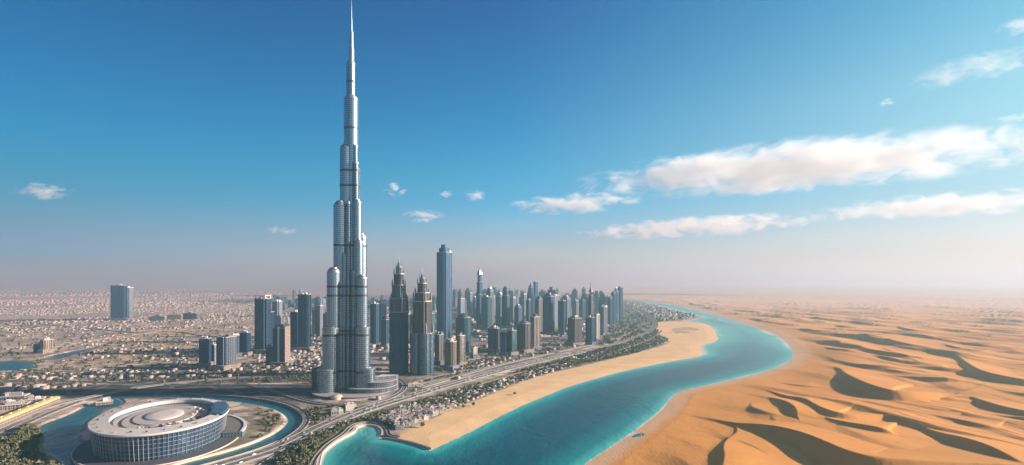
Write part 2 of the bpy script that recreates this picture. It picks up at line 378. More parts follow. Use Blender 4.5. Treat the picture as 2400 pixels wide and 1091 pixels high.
def dune_height(X, Y, sd):
    near = 1 - sstep(1250, 2000, Y)
    wx = X + 240 * fbm(X/800, Y/950, 3) + 45 * fbm(X/170+5, Y/210, 3)
    L = 230.0; u = wx / L + 0.12 * Y / L; t = u - np.floor(u); lee = 0.15
    p = np.where(t < lee, t/lee, ((1 - t)/(1 - lee))**1.35)
    amp = 16.5 * (1 - .45*sstep(3500, 9000, Y)) * np.clip(0.55 + 1.5 * fbm(X/520+31, Y/640-7, 3), 0.08, 1.25)
    L2 = 96.0; w2 = X + 110 * fbm(X/300-9, Y/380+3, 3); u2 = w2/L2 + 0.2*Y/L2; t2 = u2 - np.floor(u2)
    p2 = np.where(t2 < .2, t2/.2, ((1-t2)/.8)**1.3)
    a2 = 5.5 * (1 - sstep(1800, 3600, Y)) * np.clip(0.3 + 1.6*fbm(X/260-3, Y/330+8, 3), 0, 1)
    z = amp * p * (1 - .52*near) + a2 * p2 * (1 - .2*near)
    w3 = X + 60*fbm(X/150+2, Y/190, 3); u3 = w3/38 + .35*Y/38; t3 = u3 - np.floor(u3)
    z = z + 1.5*np.where(t3 < .25, t3/.25, (1-t3)/.75)**1.2 * sstep(.02, .35, fbm(X/230+60, Y/260, 3)) * (1 - sstep(1500, 2600, Y))
    z = z + 8*fbm(X/360, Y/450+40, 3) + 3.5
    zn = np.full(X.shape, -50.0); m = Y < 5200
    x, y = X[m], Y[m]; best = np.full(x.shape, 0.0)
    wob = 7*fbm(x/60, y/60, 3)
    small = np.zeros(x.shape)
    for qi, Q in enumerate(crests):
        bb = (x > Q[:,0].min()-330) & (x < Q[:,0].max()+330) & (y > Q[:,1].min()-330) & (y < Q[:,1].max()+330)
        if not bb.any(): continue
        xx, yy = x[bb], y[bb]; d2 = np.full(xx.shape, 1e18); hh = np.zeros(xx.shape); sg = np.ones(xx.shape)
        for k in range(len(Q)-1):
            ax, ay, ah = Q[k]; bx, by, bh = Q[k+1]; ex, ey = bx-ax, by-ay; L_ = ex*ex+ey*ey+1e-9
            tt = np.clip(((xx-ax)*ex+(yy-ay)*ey)/L_, 0, 1); dd = (xx-ax-tt*ex)**2+(yy-ay-tt*ey)**2
            cr = ex*(yy-ay)-ey*(xx-ax); w = dd < d2
            d2 = np.where(w, dd, d2); hh = np.where(w, ah+(bh-ah)*tt, hh); sg = np.where(w, np.sign(cr), sg)
        d = np.sqrt(d2)
        Ls = 80 + hh*7.5
        st = hh*np.clip(1-d/Ls, 0, 1)**1.5
        le = np.maximum(hh - d*0.62, 0) ; foot = np.clip(1 - d/np.maximum(hh*3.2, 1), 0, 1)**2 * hh*.22
        le = np.maximum(le, foot)
        val = np.where(sg > 0, st, le)
        if qi >= 15: small[bb] = np.maximum(small[bb], val); continue
        cur = best[bb]; k_ = 2.5
        hi = np.maximum(cur, val); best[bb] = hi + k_*np.exp(-np.abs(cur-val)/k_)*.25*np.minimum(1, np.minimum(cur, val)/4)
    small *= np.clip(1 - best/9, 0, 1); zm = z[m]*(1 - .35*np.clip(small/5, 0, 1)) + small*.95; kk = 2.0
    z[m] = np.maximum(zm, best) * .85 + (best + zm*.35) * .15
    rise = sstep(18, 190, sd)
    return z * rise

# ------------------------------------------------------------------ the terrain grid (finer near by, coarser far off)
qs = np.concatenate([np.linspace(1020, 740, 60, endpoint=False), np.linspace(740, 440, 150, endpoint=False), np.linspace(440, 60, 460, endpoint=False), np.geomspace(60, 5.1, 120)])
rowsY = F * H / qs                          # from about 300 m to 60 km
ts = np.concatenate([np.linspace(-2.4, -1.0, 120, endpoint=False), np.linspace(-1.0, 1.0, 1080, endpoint=False), np.linspace(1.0, 2.4, 121)])
TT, YY = np.meshgrid(ts, rowsY); XX = TT * YY
sd_r = sdf_poly(XX, YY, river); sd_c = sd_canals(XX, YY)
des = inside(XX, YY, desert_poly)
sd_w = np.minimum(sd_r, sd_c)
wobble = 3.0 * fbm(XX/45, YY/45, 3)
ZZ = np.minimum(np.clip((sd_r) * 0.05, -4, 2.0), np.clip(sd_c * 0.45, -4, 2.0))
ZZ = np.where(des, np.clip(sd_r * .05, -4, 2.0) , ZZ)
ZZ = np.where(des & (sd_c < 2), np.minimum(ZZ, np.clip(sd_c*.3, -3, 1)), ZZ)
dn = np.zeros(XX.shape); dn[des] = dune_height(XX[des], YY[des], np.minimum(sd_r, 4000)[des])
ZZ = ZZ + dn
# zones: beach between the river and an inland line
beach_px = [(935,1012),(968,1003),(995,990),(1040,968),(1090,948),(1140,930),(1190,908),(1250,885),(1330,866),(1420,845),(1500,826),(1560,808),(1572,800),(1548,785),(1536,770),(1532,757),(1570,753),(1640,755),(1690,770),(1700,800),(1680,820),(1660,840),
            (1560,860),(1400,900),(1250,950),(1120,1015),(1008,1075),(930,1045)]
beach_poly = chaikin(Gs(beach_px, 2), 1)
sd_b = sdf_poly(XX, YY, beach_poly)
jag = 9 * fbm(XX/28, YY/28, 3)
is_beach = (sd_b + jag < 0) & ~des & (sd_c > 0)
spit = inside(XX, YY, chaikin(Gs([(1575,768),(1610,766),(1645,772),(1620,779),(1600,786),(1575,780)], 2), 1)) & (fbm(XX/90, YY/60, 3) > -.16)
SAND = np.array([.76, .525, .285]); DUNE = np.array([.63, .29, .072]); PLAIN = np.array([.445, .365, .305]); URB = np.array([.34, .30, .265]); GREEN = np.array([.085, .095, .045])
n1 = fbm(XX/260, YY/320, 4); n2 = fbm(XX/70, YY/80, 4)
col = PLAIN[None, None] * (1 + .5*n1[..., None]) + (URB - PLAIN) * sstep(-.2, .3, n2)[..., None] * .6
def zone(px, c, k=1.0, soft=14, z=2, nz=0.0):
    global col
    d = sdf_poly(XX, YY, chaikin(Gs(px, z), 1)) + nz * n2 * 60
    w = (1 - sstep(-soft, soft, d))[..., None] * k; col = col * (1 - w) + np.array(c) * w
zone([(0,1040),(60,1000),(100,1010),(108,1040),(95,1070),(150,1091),(160,1120),(-200,1120)], GREEN, .85)
zone([(600,1100),(680,1040),(760,1000),(880,975),(900,985),(840,1000),(760,1040),(740,1100)], GREEN*1.3, .8, nz=.5)
zone([(540,985),(575,955),(640,960),(665,985),(640,1010),(560,1040)], (.36,.31,.24), .7)
zone([(600,965),(625,960),(640,985),(610,1010),(560,1030),(570,1000)], GREEN*1.5, .7, nz=.6)
zone([(380,1060),(480,1040),(560,1012),(600,1025),(500,1062),(380,1085)], GREEN*1.9, .7, nz=.6)
zone([(700,950),(860,952),(1000,905),(1000,915),(880,960),(760,985),(700,975)], GREEN*1.2, .75, nz=.5)
zone([(-200,900),(330,902),(640,904),(740,895),(760,932),(720,946),(560,938),(300,934),(-200,937)], (.035,.042,.045), .95, 12, nz=.35)  # tower shadow band painted into the ground colour
zone([(230,884),(400,880),(740,876),(745,896),(500,899),(250,897)], (.04,.045,.048), .9, 10, nz=.3)  # second shadow band, likewise put into the ground albedo
zone([(250,856),(620,850),(760,850),(760,876),(300,880)], (.09,.092,.095), .75, 20, nz=.8)  # cast shadow of the tower cluster darkened into the ground tone
zone([(870,985),(960,945),(1100,905),(1300,850),(1530,785),(1560,812),(1400,850),(1200,910),(1000,990),(930,1010)], (.20,.185,.15), .65, 10, nz=.5)
zone([(1180,872),(1380,825),(1530,775),(1570,800),(1500,830),(1330,868),(1250,886)], GREEN*1.4, .6, 10, nz=.7)
zone([(700,860),(1000,840),(1400,790),(1560,740),(1540,700),(1380,690),(1000,690),(700,700)], (.12,.125,.125), .7, 60)  # building shade and dark greenery both put into this ground colour
zone([(1460,704),(1500,708),(1650,742),(1600,752),(1530,755),(1540,790),(1450,790)], (.14,.15,.125), .7, 30, nz=.6)
zone([(170,800),(330,776),(450,773),(470,790),(330,795),(180,815)], (.50,.37,.26), .9, 10)
zone([(110,858),(250,815),(450,800),(470,850),(250,860)], (.42,.31,.22), .7, 30, nz=.8)
zone([(0,700),(180,692),(300,690),(200,706),(0,712)], (.50,.40,.31), .7, 40)
zone([(-300,694),(60,692),(380,690),(640,682),(500,683),(200,685),(60,690),(-300,690)], (.10,.11,.11), .7, 20)
zone([(600,946),(700,950),(860,953),(960,925),(1100,880),(1300,832),(1460,792),(1440,780),(1280,815),(1100,845),(940,875),(900,880),(950,905),(900,940),(760,946),(640,930)], (.13,.135,.12), .72, 14, nz=.5)
zone([(760,1000),(880,962),(1000,928),(1200,872),(1400,828),(1380,838),(1200,890),(1010,950),(940,985),(905,1000),(850,985),(800,1010)], GREEN*1.5, .7, 10, nz=.5)
bw = (1 - sstep(-6, 6, sd_b + jag))[..., None]; bw = np.where(des[..., None], 0, bw); bw = np.where((sd_c < 20)[..., None], 0, bw)
col = col * (1 - bw) + SAND * bw
col = np.where((spit & ~des)[..., None], np.array([.44,.345,.235]), col)
wet = np.exp(-np.clip(sd_r, 0, 200)/70)[..., None]
dc = (DUNE + (np.array([.60, .40, .27]) - DUNE) * sstep(1700, 6500, YY)[..., None]) * (1 + .25*fbm(XX/500+7, YY/500, 3)[..., None])  # far sand paled with distance, haze put into its colour
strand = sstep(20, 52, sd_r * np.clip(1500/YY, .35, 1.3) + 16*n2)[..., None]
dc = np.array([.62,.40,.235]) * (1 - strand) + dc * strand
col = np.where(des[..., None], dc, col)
urban = np.where(des | is_beach, 0, 1.0)

nr, nc = XX.shape
idx = np.arange(nr*nc).reshape(nr, nc)
Q = np.stack([idx[:-1, :-1], idx[:-1, 1:], idx[1:, 1:], idx[1:, :-1]], -1)
def avg(a): return (a[:-1,:-1].astype(float)+a[:-1,1:]+a[1:,1:]+a[1:,:-1])/4
fd = avg(des) > .5; fb = (avg(is_beach) > .5) & ~fd
minw = np.minimum.reduce([sd_w[:-1,:-1], sd_w[:-1,1:], sd_w[1:,1:], sd_w[1:,:-1]])
maxw = np.maximum.reduce([sd_w[:-1,:-1], sd_w[:-1,1:], sd_w[1:,1:], sd_w[1:,:-1]])
land = maxw > -70
def submesh(name, mask, m, z=None, attrs=('col', 'urban'), smooth=True, extra=None):
    q = Q[mask]; used, inv = np.unique(q.ravel(), return_inverse=True)
    Zf = ZZ.ravel() if z is None else np.full(nr*nc, z)
    V = np.stack([XX.ravel()[used], YY.ravel()[used], Zf[used]], 1)
    A = {'col': ('POINT', col.reshape(-1, 3)[used]), 'urban': ('POINT', urban.ravel()[used])}
    A = {k: A[k] for k in attrs}
    if extra: A.update({k: ('POINT', v.ravel()[used]) for k, v in extra.items()})
    return np_mesh(name, V, inv.reshape(-1, 4), m, A, smooth)

# city ground material: soil, lots, lanes
mg = mat('dusty city ground', rough=.9, spec=.2); t = NT(mg)
at = t.new('ShaderNodeAttribute', attribute_name='col').outputs['Color']
pos = t.obj()
vor = t.new('ShaderNodeTexVoronoi', feature='F1', voronoi_dimensions='2D'); t.l.new(pos, vor.inputs['Vector']); vor.inputs['Scale'].default_value = 1/26
ved = t.new('ShaderNodeTexVoronoi', feature='DISTANCE_TO_EDGE', voronoi_dimensions='2D'); t.l.new(pos, ved.inputs['Vector']); ved.inputs['Scale'].default_value = 1/75
hs = t.new('ShaderNodeSeparateColor'); t.l.new(vor.outputs['Color'], hs.inputs[0])
lots = t.ramp(hs.outputs[0], [(0, (.55,.52,.48)), (.3, (.85,.84,.82)), (.6, (1.1,1.08,1.05)), (.85, (1.45,1.42,1.38)), (1, (1.8,1.75,1.7))])
c1 = t.mix(.8, at, lots, 'MULTIPLY')
fine = t.noise(pos, .09, 6, .7)
c2 = t.mix(.75, c1, t.ramp(fine, [(.25, (.4,.42,.40)), (.5, (1,1,1)), (.75, (1.5,1.46,1.4))]), 'MULTIPLY')
lane = t.math('LESS_THAN', ved.outputs['Distance'], .06)
c3 = t.mix(t.math('MULTIPLY', lane, .75), c2, (.17,.165,.16))
t.l.new(c3, t.b.inputs['Base Color'])
# sand
ms = mat('beach sand', rough=.95, spec=.15); t = NT(ms)
at = t.new('ShaderNodeAttribute', attribute_name='col').outputs['Color']
f = t.noise(t.obj(), .02, 8, .62)
t.l.new(t.mix(.5, at, t.ramp(f, [(.3, (.72,.72,.72)), (.7, (1.2,1.2,1.2))]), 'MULTIPLY'), t.b.inputs['Base Color'])
t.bump(t.noise(t.obj(), .25, 5, .6), .4, 1.2)
# dune sand
md = mat('dune sand', rough=.92, spec=.15); t = NT(md)
at = t.new('ShaderNodeAttribute', attribute_name='col').outputs['Color']
o_ = t.obj()
f = t.noise(t.scale(o_, (.012, .005, .012)), 1, 8, .65)
t.l.new(t.mix(.6, at, t.ramp(f, [(.25, (.75,.72,.68)), (.75, (1.2,1.2,1.2))]), 'MULTIPLY'), t.b.inputs['Base Color'])
wv = t.new('ShaderNodeTexWave', wave_type='BANDS', bands_direction='X'); t.l.new(o_, wv.inputs['Vector'])
wv.inputs['Scale'].default_value = .055; wv.inputs['Distortion'].default_value = 9; wv.inputs['Detail'].default_value = 3; wv.inputs['Detail Scale'].default_value = .5
hgt = t.math('ADD', t.math('MULTIPLY', wv.outputs['Fac'], .08), t.math('MULTIPLY', t.noise(o_, .05, 6, .6), 1.6))
t.bump(hgt, .3, 2.0)
# water
def water_mat(name, shallow, mid, deep, k):
    m = mat(name, rough=.22, spec=.06); t = NT(m)
    dp = t.new('ShaderNodeAttribute', attribute_name='shore').outputs['Fac']
    dn_ = t.math('DIVIDE', dp, k)
    o = t.obj(); patch = t.noise(t.scale(o, (.004, .0018, .004)), 1, 4, .6)
    dn_ = t.math('ADD', dn_, t.math('MULTIPLY_ADD', patch, .25, -.12), clamp=True)
    c = t.ramp(dn_, [(0.0, (.55,.62,.55)), (.035, shallow), (.22, mid), (.62, deep), (1, tuple(x*.85 for x in deep))])
    t.l.new(c, t.b.inputs['Base Color'])
    w = t.math('ADD', t.noise(t.scale(o, (.10, .05, .1)), 1, 5, .65), t.math('MULTIPLY', t.noise(t.scale(o, (.03, .012, .03)), 1, 3, .5), 1.5))
    t.bump(w, .75, 1.6); return m
M['river'] = water_mat('river water', (.07,.47,.43), (.003,.215,.235), (.0003,.085,.12), 110)
M['canal'] = water_mat('canal water', (.02,.14,.16), (.002,.085,.12), (.001,.06,.10), 60)
K_ = 'structure'
fs_ = dict()
mc = avg(sd_c); mr = avg(sd_r)
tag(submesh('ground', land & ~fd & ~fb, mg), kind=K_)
tag(submesh('beach', land & fb, ms), kind=K_)
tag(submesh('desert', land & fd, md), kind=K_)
tag(submesh('river', (np.minimum.reduce([sd_r[:-1,:-1], sd_r[:-1,1:], sd_r[1:,1:], sd_r[1:,:-1]]) < 14), M['river'], 0.0, (), True, {'shore': np.maximum(-sd_r, 0) * (1 - .84*sstep(1000, 2300, YY))}), kind=K_)  # far reach coloured as shallows, paling the water as haze would
tag(submesh('canal', (np.minimum.reduce([sd_c[:-1,:-1], sd_c[:-1,1:], sd_c[1:,1:], sd_c[1:,:-1]]) < 6), M['canal'], 0.05, (), True, {'shore': np.maximum(-sd_c, 0)}), kind=K_)
g = MB(); g.face([(-62000,-62000,-5), (62000,-62000,-5), (62000,62000,-5), (-62000,62000,-5)])
tag(g.build('plain', rough_mat('far sand', (.42,.32,.22), (.36,.28,.20), .002, .95)), kind=K_)
# ------------------------------------------------------------------ roads
def road_mat(name, lanes):
    m = mat(name, rough=.9, spec=.2); t = NT(m)
    uv = t.new('ShaderNodeUVMap', uv_map='UVMap').outputs[0]; sp = t.new('ShaderNodeSeparateXYZ'); t.l.new(uv, sp.inputs[0])
    u = t.math('MULTIPLY', sp.outputs[0], float(lanes)); fu = t.math('FRACT', u)
    edge = t.math('LESS_THAN', t.math('ABSOLUTE', t.math('SUBTRACT', fu, .5)), .44)
    dash = t.math('LESS_THAN', t.math('FRACT', t.math('DIVIDE', sp.outputs[1], 18.0)), .4)
    line = t.math('MULTIPLY', t.math('SUBTRACT', 1.0, edge), dash)
    nz = t.noise(t.scale(uv, (9, .012, 1)), 1, 5, .6)
    a = t.mix(nz, (.105, .108, .115), (.21, .21, .21))
    track = t.math('LESS_THAN', t.math('ABSOLUTE', t.math('SUBTRACT', fu, .5)), .22)
    a = t.mix(t.math('MULTIPLY', track, .35), a, (.13, .13, .135))
    t.l.new(t.mix(t.math('MULTIPLY', line, .8), a, (.75, .74, .70)), t.b.inputs['Base Color']); return m
M['road6'] = road_mat('asphalt with lanes', 6); M['road3'] = road_mat('asphalt with three lanes', 3); M['road2'] = road_mat('asphalt with two lanes', 2)
M['kerb'] = rough_mat('pale kerb', (.25, .245, .24), (.19, .19, .19), .1, .9)
ROADS = []
def frame(P):
    T = np.gradient(P, axis=0); T /= np.linalg.norm(T, axis=1)[:, None] + 1e-9
    return np.stack([T[:, 1], -T[:, 0]], 1)
def ribbon(name, P, w, z, m, edge=None, zb=0.0, off=0.0, eh=.9, ew=.8):
    N = frame(P); P = P + N * off
    mb = MB(); v = 0
    for k in range(len(P)-1):
        L = float(np.linalg.norm(P[k+1]-P[k]))
        a, b_, c, d = P[k]-N[k]*w/2, P[k]+N[k]*w/2, P[k+1]+N[k+1]*w/2, P[k+1]-N[k+1]*w/2
        mb.face([(*a, z), (*b_, z), (*c, z), (*d, z)], [(0, v), (1, v), (1, v+L), (0, v+L)], 0)
        for s in (-1, 1):                      # raised edge with a top, two sides
            p0, p1 = P[k]+N[k]*s*w/2, P[k+1]+N[k+1]*s*w/2
            q0, q1 = P[k]+N[k]*s*(w/2+ew), P[k+1]+N[k+1]*s*(w/2+ew)
            h = z + eh; e_ = 1
            for fc in ([(*p0, h), (*q0, h), (*q1, h), (*p1, h)], [(*q0, h), (*q0, zb), (*q1, zb), (*q1, h)], [(*p0, z), (*p0, h), (*p1, h), (*p1, z)]):
                mb.face(fc if s > 0 else fc[::-1], None, e_)
        v += L
    return mb.build(name, [m, edge or M['kerb']])
def road(name, px, w, m, z=3.0, off=0.0):
    P = chaikin(Gs(px, z), 2, False); ROADS.append((P, w/2 + abs(off)))
    return tag(ribbon(name, P, w, z, M[m], off=off), kind='structure')
main_px = [(380,1140),(450,1112),(525,1089),(637,1056),(700,1027),(762,996),(860,958),(1000,917),(1100,888),(1200,861),(1300,838),(1400,817),(1460,803),(1510,786),(1534,770),(1537,757),(1522,742),(1492,725),(1465,712),(1440,703),(1400,694)]
road('highway', main_px, 13, 'road3', 3.4, off=8); road('highway', main_px, 13, 'road3', 3.4, off=-8)
road('slip_road', [(560,1140),(612,1091),(660,1062),(705,1036),(765,1004),(820,980)], 9, 'road2', 3.0)
road('frontage_road', [(985,909),(1080,880),(1180,853),(1290,829),(1390,808),(1450,794),(1488,779),(1505,767),(1503,752),(1480,735),(1450,718)], 9, 'road2')
road('frontage_road', [(1120,905),(1200,880),(1300,855),(1400,834),(1480,815),(1530,795),(1552,775)], 7, 'road2', 2.6)
road('ring_road', [(430,922),(520,926),(600,932),(665,944),(706,962),(720,982),(712,1000),(690,1018),(655,1040)], 9, 'road2')
road('loop_road', [(560,898),(640,915),(690,934),(750,948),(830,951),(900,940),(940,921),(950,905),(940,893),(918,884)], 9, 'road2')
road('loop_road', [(950,905),(985,893),(1040,880),(1100,868)], 7, 'road2')
road('boulevard', [(-120,1046),(-60,1024),(0,1000),(60,974),(110,954),(160,941),(220,929),(300,912),(420,896),(560,885),(720,878)], 12, 'road3')
road('boulevard', [(-140,1075),(-60,1046),(0,1020),(60,992),(120,966),(190,940)], 12, 'road3')
road('avenue', [(-120,874),(80,874),(200,871),(330,864),(480,852),(620,843),(760,829),(900,815),(1050,800)], 14, 'road3')
road('avenue', [(-120,894),(150,893),(320,900),(500,903),(740,903)], 10, 'road2', 2.7)
road('avenue', [(100,818),(200,800),(330,782),(410,776),(480,789),(600,795),(760,790)], 12, 'road2')
road('avenue', [(-200,740),(0,752),(200,770),(330,782)], 10, 'road2', 2.7)
road('promenade', [(728,1100),(738,1074),(766,1042),(808,1016),(818,1002),(845,990),(880,989),(908,1003),(910,1022),(935,1024)], 5, 'road2', 2.5)

def wall_run(name, label, P, w, z, m, cat='wall'):
    return tag(ribbon(name, P, w, z, m, m, eh=.4, ew=.3, zb=-1), label, cat)
i0 = 0
harb = chaikin(Gs([(741,1112),(747,1085),(751,1066),(764,1053),(789,1035),(821,1019),(831,1012),(832,1005),(849,999),(872,998),(891,1003),(899,1014),(896,1024)]), 2, False)
wall_run('quay_wall', 'pale stone quay wall curving round the small round harbour basin', harb, 4, 2.3, M['stone'], 'quay wall')
wall_run('breakwater', 'dark straight sea wall edging the tip of the beach', chaikin(Gs([(897,1029),(938,1034),(985,1046),(1008,1055)]), 2, False), 2.5, 2.6, M['concrete'], 'sea wall')
for o_, lb in ((CANAL_W + 2.2, 'pale stone embankment on the inner bank of the ring canal'), (-CANAL_W - 2.2, 'pale stone embankment on the outer bank of the ring canal')):
    tag(ribbon('embankment', canal[40:], 2.6, 2.25, M['stone'], M['stone'], off=o_, eh=.3, ew=.3), lb, 'embankment')

FOOT = []                                    # (x, y, radius) taken by buildings
# ------------------------------------------------------------------ the tall stepped tower
def W(px, Y): return (px - 1200) * Y / F
def Zt(py, Y): return H - (py - YH) * Y / F
def flute(r, n=28, d=.5):
    out = []
    for k in range(n):
        a = 2*math.pi*k/n; w = 2*math.pi/n
        for f_, rr in ((0, r), (.62, r), (.66, r - d), (.96, r - d)): out.append((rr*math.cos(a + w*f_), rr*math.sin(a + w*f_)))
    return out
YT = 1188.0; XT = W(820, YT); s_ = YT / F
tw = thing('supertall_tower', 'very tall silver stepped tower of round tubes ending in a needle spire', 'skyscraper', (XT, YT, 2))
tubes = [(-36,18.5,772,-24),(36,17,770,-20),(-44,21,868,-28),(45,19,866,-18),(-32,15.5,640,-16),(31.5,13.5,656,-12),(-21,15.5,484,-4),(23,10.5,571,-8),(18,10.5,478,-3),(-10,14,350,3),(11,8,346,2),(14,7.5,385,-2),
         (0.5,16.5,236,8),(-.5,10.5,152,9),(-1,6.5,480,-9),(-11,7,600,-11),(12,7,640,-11),(-16,15,640,24),(18,15,560,24),(0,16,400,26)]
bands = [576, 672, 693, 775, 783, 868, 436, 400, 300, 190]
for dx, r, yt, dy in tubes:
    x, y = dx*s_, dy; rr = r*s_; zt = Zt(yt, YT + dy) - 2
    mb = MB(); out = [(x+p, y+q) for p, q in flute(rr, max(14, int(rr*1.5)), .6)]
    n0 = 5; mb.prism(out, 0, zt, 0, mt=1)
    tube = mb.build('tube', [M['steel'] if rr > 9 else M['steel2'], M['metal']], tw)
    # rounded, stepped cap
    cap = MB(); c_ = lambda k: circ(x, y, rr*k, 28)
    kz = .25 if yt > 760 else 1.0
    cap.loft([(c_(1.0), zt+.01), (c_(1.035), zt+.6), (c_(1.035), zt+2.2), (c_(.93), zt+2.4), (c_(.88), zt+2.4+rr*.25*kz), (c_(.72), zt+2.4+rr*.42*kz), (c_(.60), zt+2.4+rr*.45*kz), (c_(.58), zt+2.4+rr*.62*kz), (c_(.3), zt+2.4+rr*.7*kz)], 0, smooth=False)
    cap.build('cap', M['metal'], tube)
    for by in bands:
        zb = Zt(by, YT) - 2
        if 8 < zb < zt - 12:
            bm_ = MB(); bm_.loft([(circ(x, y, rr+.3, 36), zb-2.2), (circ(x, y, rr+.3, 36), zb+2.2)], 0, cap_bot=True); bm_.build('plant_floor', M['ring'], tube)
sp = MB(); zc = lambda yy: Zt(yy, YT) - 2
for a_, b_, r0, r1 in ((152,112,6.6,6.2),(112,70,5.2,4.2),(70,40,2.6,1.9),(40,10,1.5,.9),(10,-6,.6,.15)):
    sp.loft([(circ(.5*s_, 9, r0*s_, 20), zc(a_)), (circ(.9*s_, 9, r1*s_, 20), zc(b_))], 0)
sp.build('spire', M['spire'], tw)
pd = MB()
for cx, cy_, r, z0, z1 in ((8,-2,84,0,4),(44,4,54,4,13),(52,10,45,13,24)):
    pd.prism(flute(r, 60, .6) if cx is None else [(cx+p, cy_+q) for p, q in flute(r, 70, .6)], z0, z1, 0, mt=1)
pod = pd.build('podium', [M['grey'], M['concrete']], tw)
pr = MB()
for cx, cy_, r, z1 in ((8,-2,85,4),(44,4,55,13),(52,10,46,24)):
    pr.loft([(circ(cx, cy_, r, 72), z1-.7), (circ(cx, cy_, r, 72), z1+.35)], 0, cap_bot=True)
pr.build('terrace_edge', M['concrete'], tw)
wing = MB()
wing.prism([(p, q) for p, q in ribbed([(-78,-10),(-44,-26),(-30,30),(-70,36)], 5, .7)], 0, Zt(862, YT)-2, 0, mt=1)
wing.build('side_wing', [M['navy'], M['darkroof']], tw)
cr = MB(); cr.prism([(p, q) for p, q in ribbed([(52,-8),(96,18),(98,30),(60,34)], 5, .7)], 0, Zt(884, YT)-2, 0, mt=1)
cr.build('side_wing', [M['pale'], M['whitepaint']], tw)
en = MB(); en.loft([(circ(-2,-82,11,24), 0), (circ(-2,-82,11,24), 5), (circ(-2,-80,7,24), 8), (circ(-2,-79,2,24), 9)], 0)
en.build('entrance_canopy', M['stone'], tw)
FOOT.append((XT, YT, 100))

# ------------------------------------------------------------------ the round glass building on the island
st = thing('round_building', 'low oval glass building with a broad cream roof ring beside the canal', 'stadium', (STAD_C[0], STAD_C[1], 2), STAD_ROT)
A_, B_ = STAD_A, STAD_B
def ell(a, b_, n=128, a0=0, a1=2*math.pi, cx=0, cy=0):
    m = n if abs(a1-a0-2*math.pi) < 1e-6 else n + 1
    return [(cx + a*math.cos(a0+(a1-a0)*k/n), cy + b_*math.sin(a0+(a1-a0)*k/n)) for k in range(m)]
HS = 36.0
fw = MB()
fw.loft([(ell(A_-7, B_-7), 0), (ell(A_-3.2, B_-3.2), HS-2)], 0, cap_top=False)
M['curtain'] = facade('blue curtain wall panes', (.02, .065, .13), (.22, .27, .32), 5.6, 1.9, .08, .12, .35, .1, .45, .3, .6)
wallo = fw.build('glass_wall', M['curtain'], st)
mu = MB()
for k in range(96):
    a = 2*math.pi*k/96; r0 = 1; ca, sa = math.cos(a), math.sin(a)
    px0, py0 = (A_-6.6)*ca, (B_-6.6)*sa; px1, py1 = (A_-2.7)*ca, (B_-2.7)*sa
    nx, ny = ca/A_, sa/B_; L = math.hypot(nx, ny); nx /= L; ny /= L; tx, ty = -ny, nx
    w_ = .06 if k % 4 else .15
    q = lambda x, y: [(x-tx*w_, y-ty*w_), (x+nx*.9-tx*w_, y+ny*.9-ty*w_), (x+nx*.9+tx*w_, y+ny*.9+ty*w_), (x+tx*w_, y+ty*w_)]
    mu.loft([(q(px0, py0), 0), (q(px1, py1), HS-1.5)], 0, cap_top=False)
for j in range(1, 6):
    z = HS*j/6.2; k_ = 6.9 - 3.8*z/HS
    mu.loft([(ell(A_-k_+.7, B_-k_+.7), z-.16), (ell(A_-k_+.7, B_-k_+.7), z+.16)], 0, cap_top=False)
mu.build('mullion_grid', rough_mat('pale grey mullion', (.42,.43,.44), (.34,.35,.37), .2, .5), wallo)
def annulus(mb, outer, inner, z_out, z_in, m=0):
    n = len(outer)
    for k in range(n):
        a, b_ = outer[k], outer[(k+1) % n]; c, d = inner[(k+1) % n], inner[k]
        mb.face([(*a, z_out), (*b_, z_out), (*c, z_in), (*d, z_in)], None, m, True)
rf = MB()
rf.loft([(ell(A_-4, B_-4), HS-2), (ell(A_, B_), HS-1.2), (ell(A_+.6, B_+.6), HS), (ell(A_-.5, B_-.5), HS+1.4)], 0, cap_top=False, smooth=True)
annulus(rf, ell(A_-.5, B_-.5), ell(A_-19, B_-23, cx=3, cy=6), HS+1.4, HS+2.6)
rf.loft([(list(reversed(ell(A_-19, B_-23, cx=3, cy=6))), HS+2.6), (list(reversed(ell(A_-19.2, B_-23.2, cx=3, cy=6))), HS-6)], 0, cap_top=False)
rf.build('roof_ring', rough_mat('cream roof', (.64, .605, .565), (.52, .49, .46), .03, .75), st)
ig = MB()
annulus(ig, ell(A_-18, B_-22, cx=3, cy=6), ell(A_-28, B_-34, cx=3, cy=6), HS-3, HS-5, 0)
ig.build('gutter_terrace', M['concrete'], st)
ig = MB(); ig.loft([(list(reversed(ell(A_-23.5, B_-29, cx=3, cy=6))), HS-12), (list(reversed(ell(A_-23.5, B_-29, cx=3, cy=6))), HS-1.5)], 0, cap_top=False)
ig.loft([(ell(A_-23, B_-28.4, cx=3, cy=6), HS-4.2), (ell(A_-23, B_-28.4, cx=3, cy=6), HS-1.2)], 0, cap_top=False)
ig.build('clerestory', M['pale'], st)
dk = MB(); dk.prism(ell(A_-23.6, B_-29.2, cx=3, cy=6), HS-14, HS-5.5, 0)
dk.loft([(ell(A_-33, B_-42, 64, cx=3, cy=7), HS-5.5), (ell(A_-33.4, B_-42.4, 64, cx=3, cy=7), HS-3.8)], 0); dk.loft([(ell(A_-46, B_-60, 64, cx=2, cy=10), HS-3.8), (ell(A_-46.4, B_-60.4, 64, cx=2, cy=10), HS-2.4)], 0)
dk.build('inner_deck', rough_mat('grey deck', (.48, .44, .41), (.36, .34, .32), .06, .85), st)
dd = MB(); dd.loft([(ell(25, 36, 64, cx=0, cy=13), HS-2.4), (ell(25, 36, 64, cx=0, cy=13), HS-1.2), (ell(24, 34.6, 64, cx=0, cy=13), HS-.7), (ell(13, 18, 64, cx=0, cy=13), HS-.2)], 0, smooth=True)
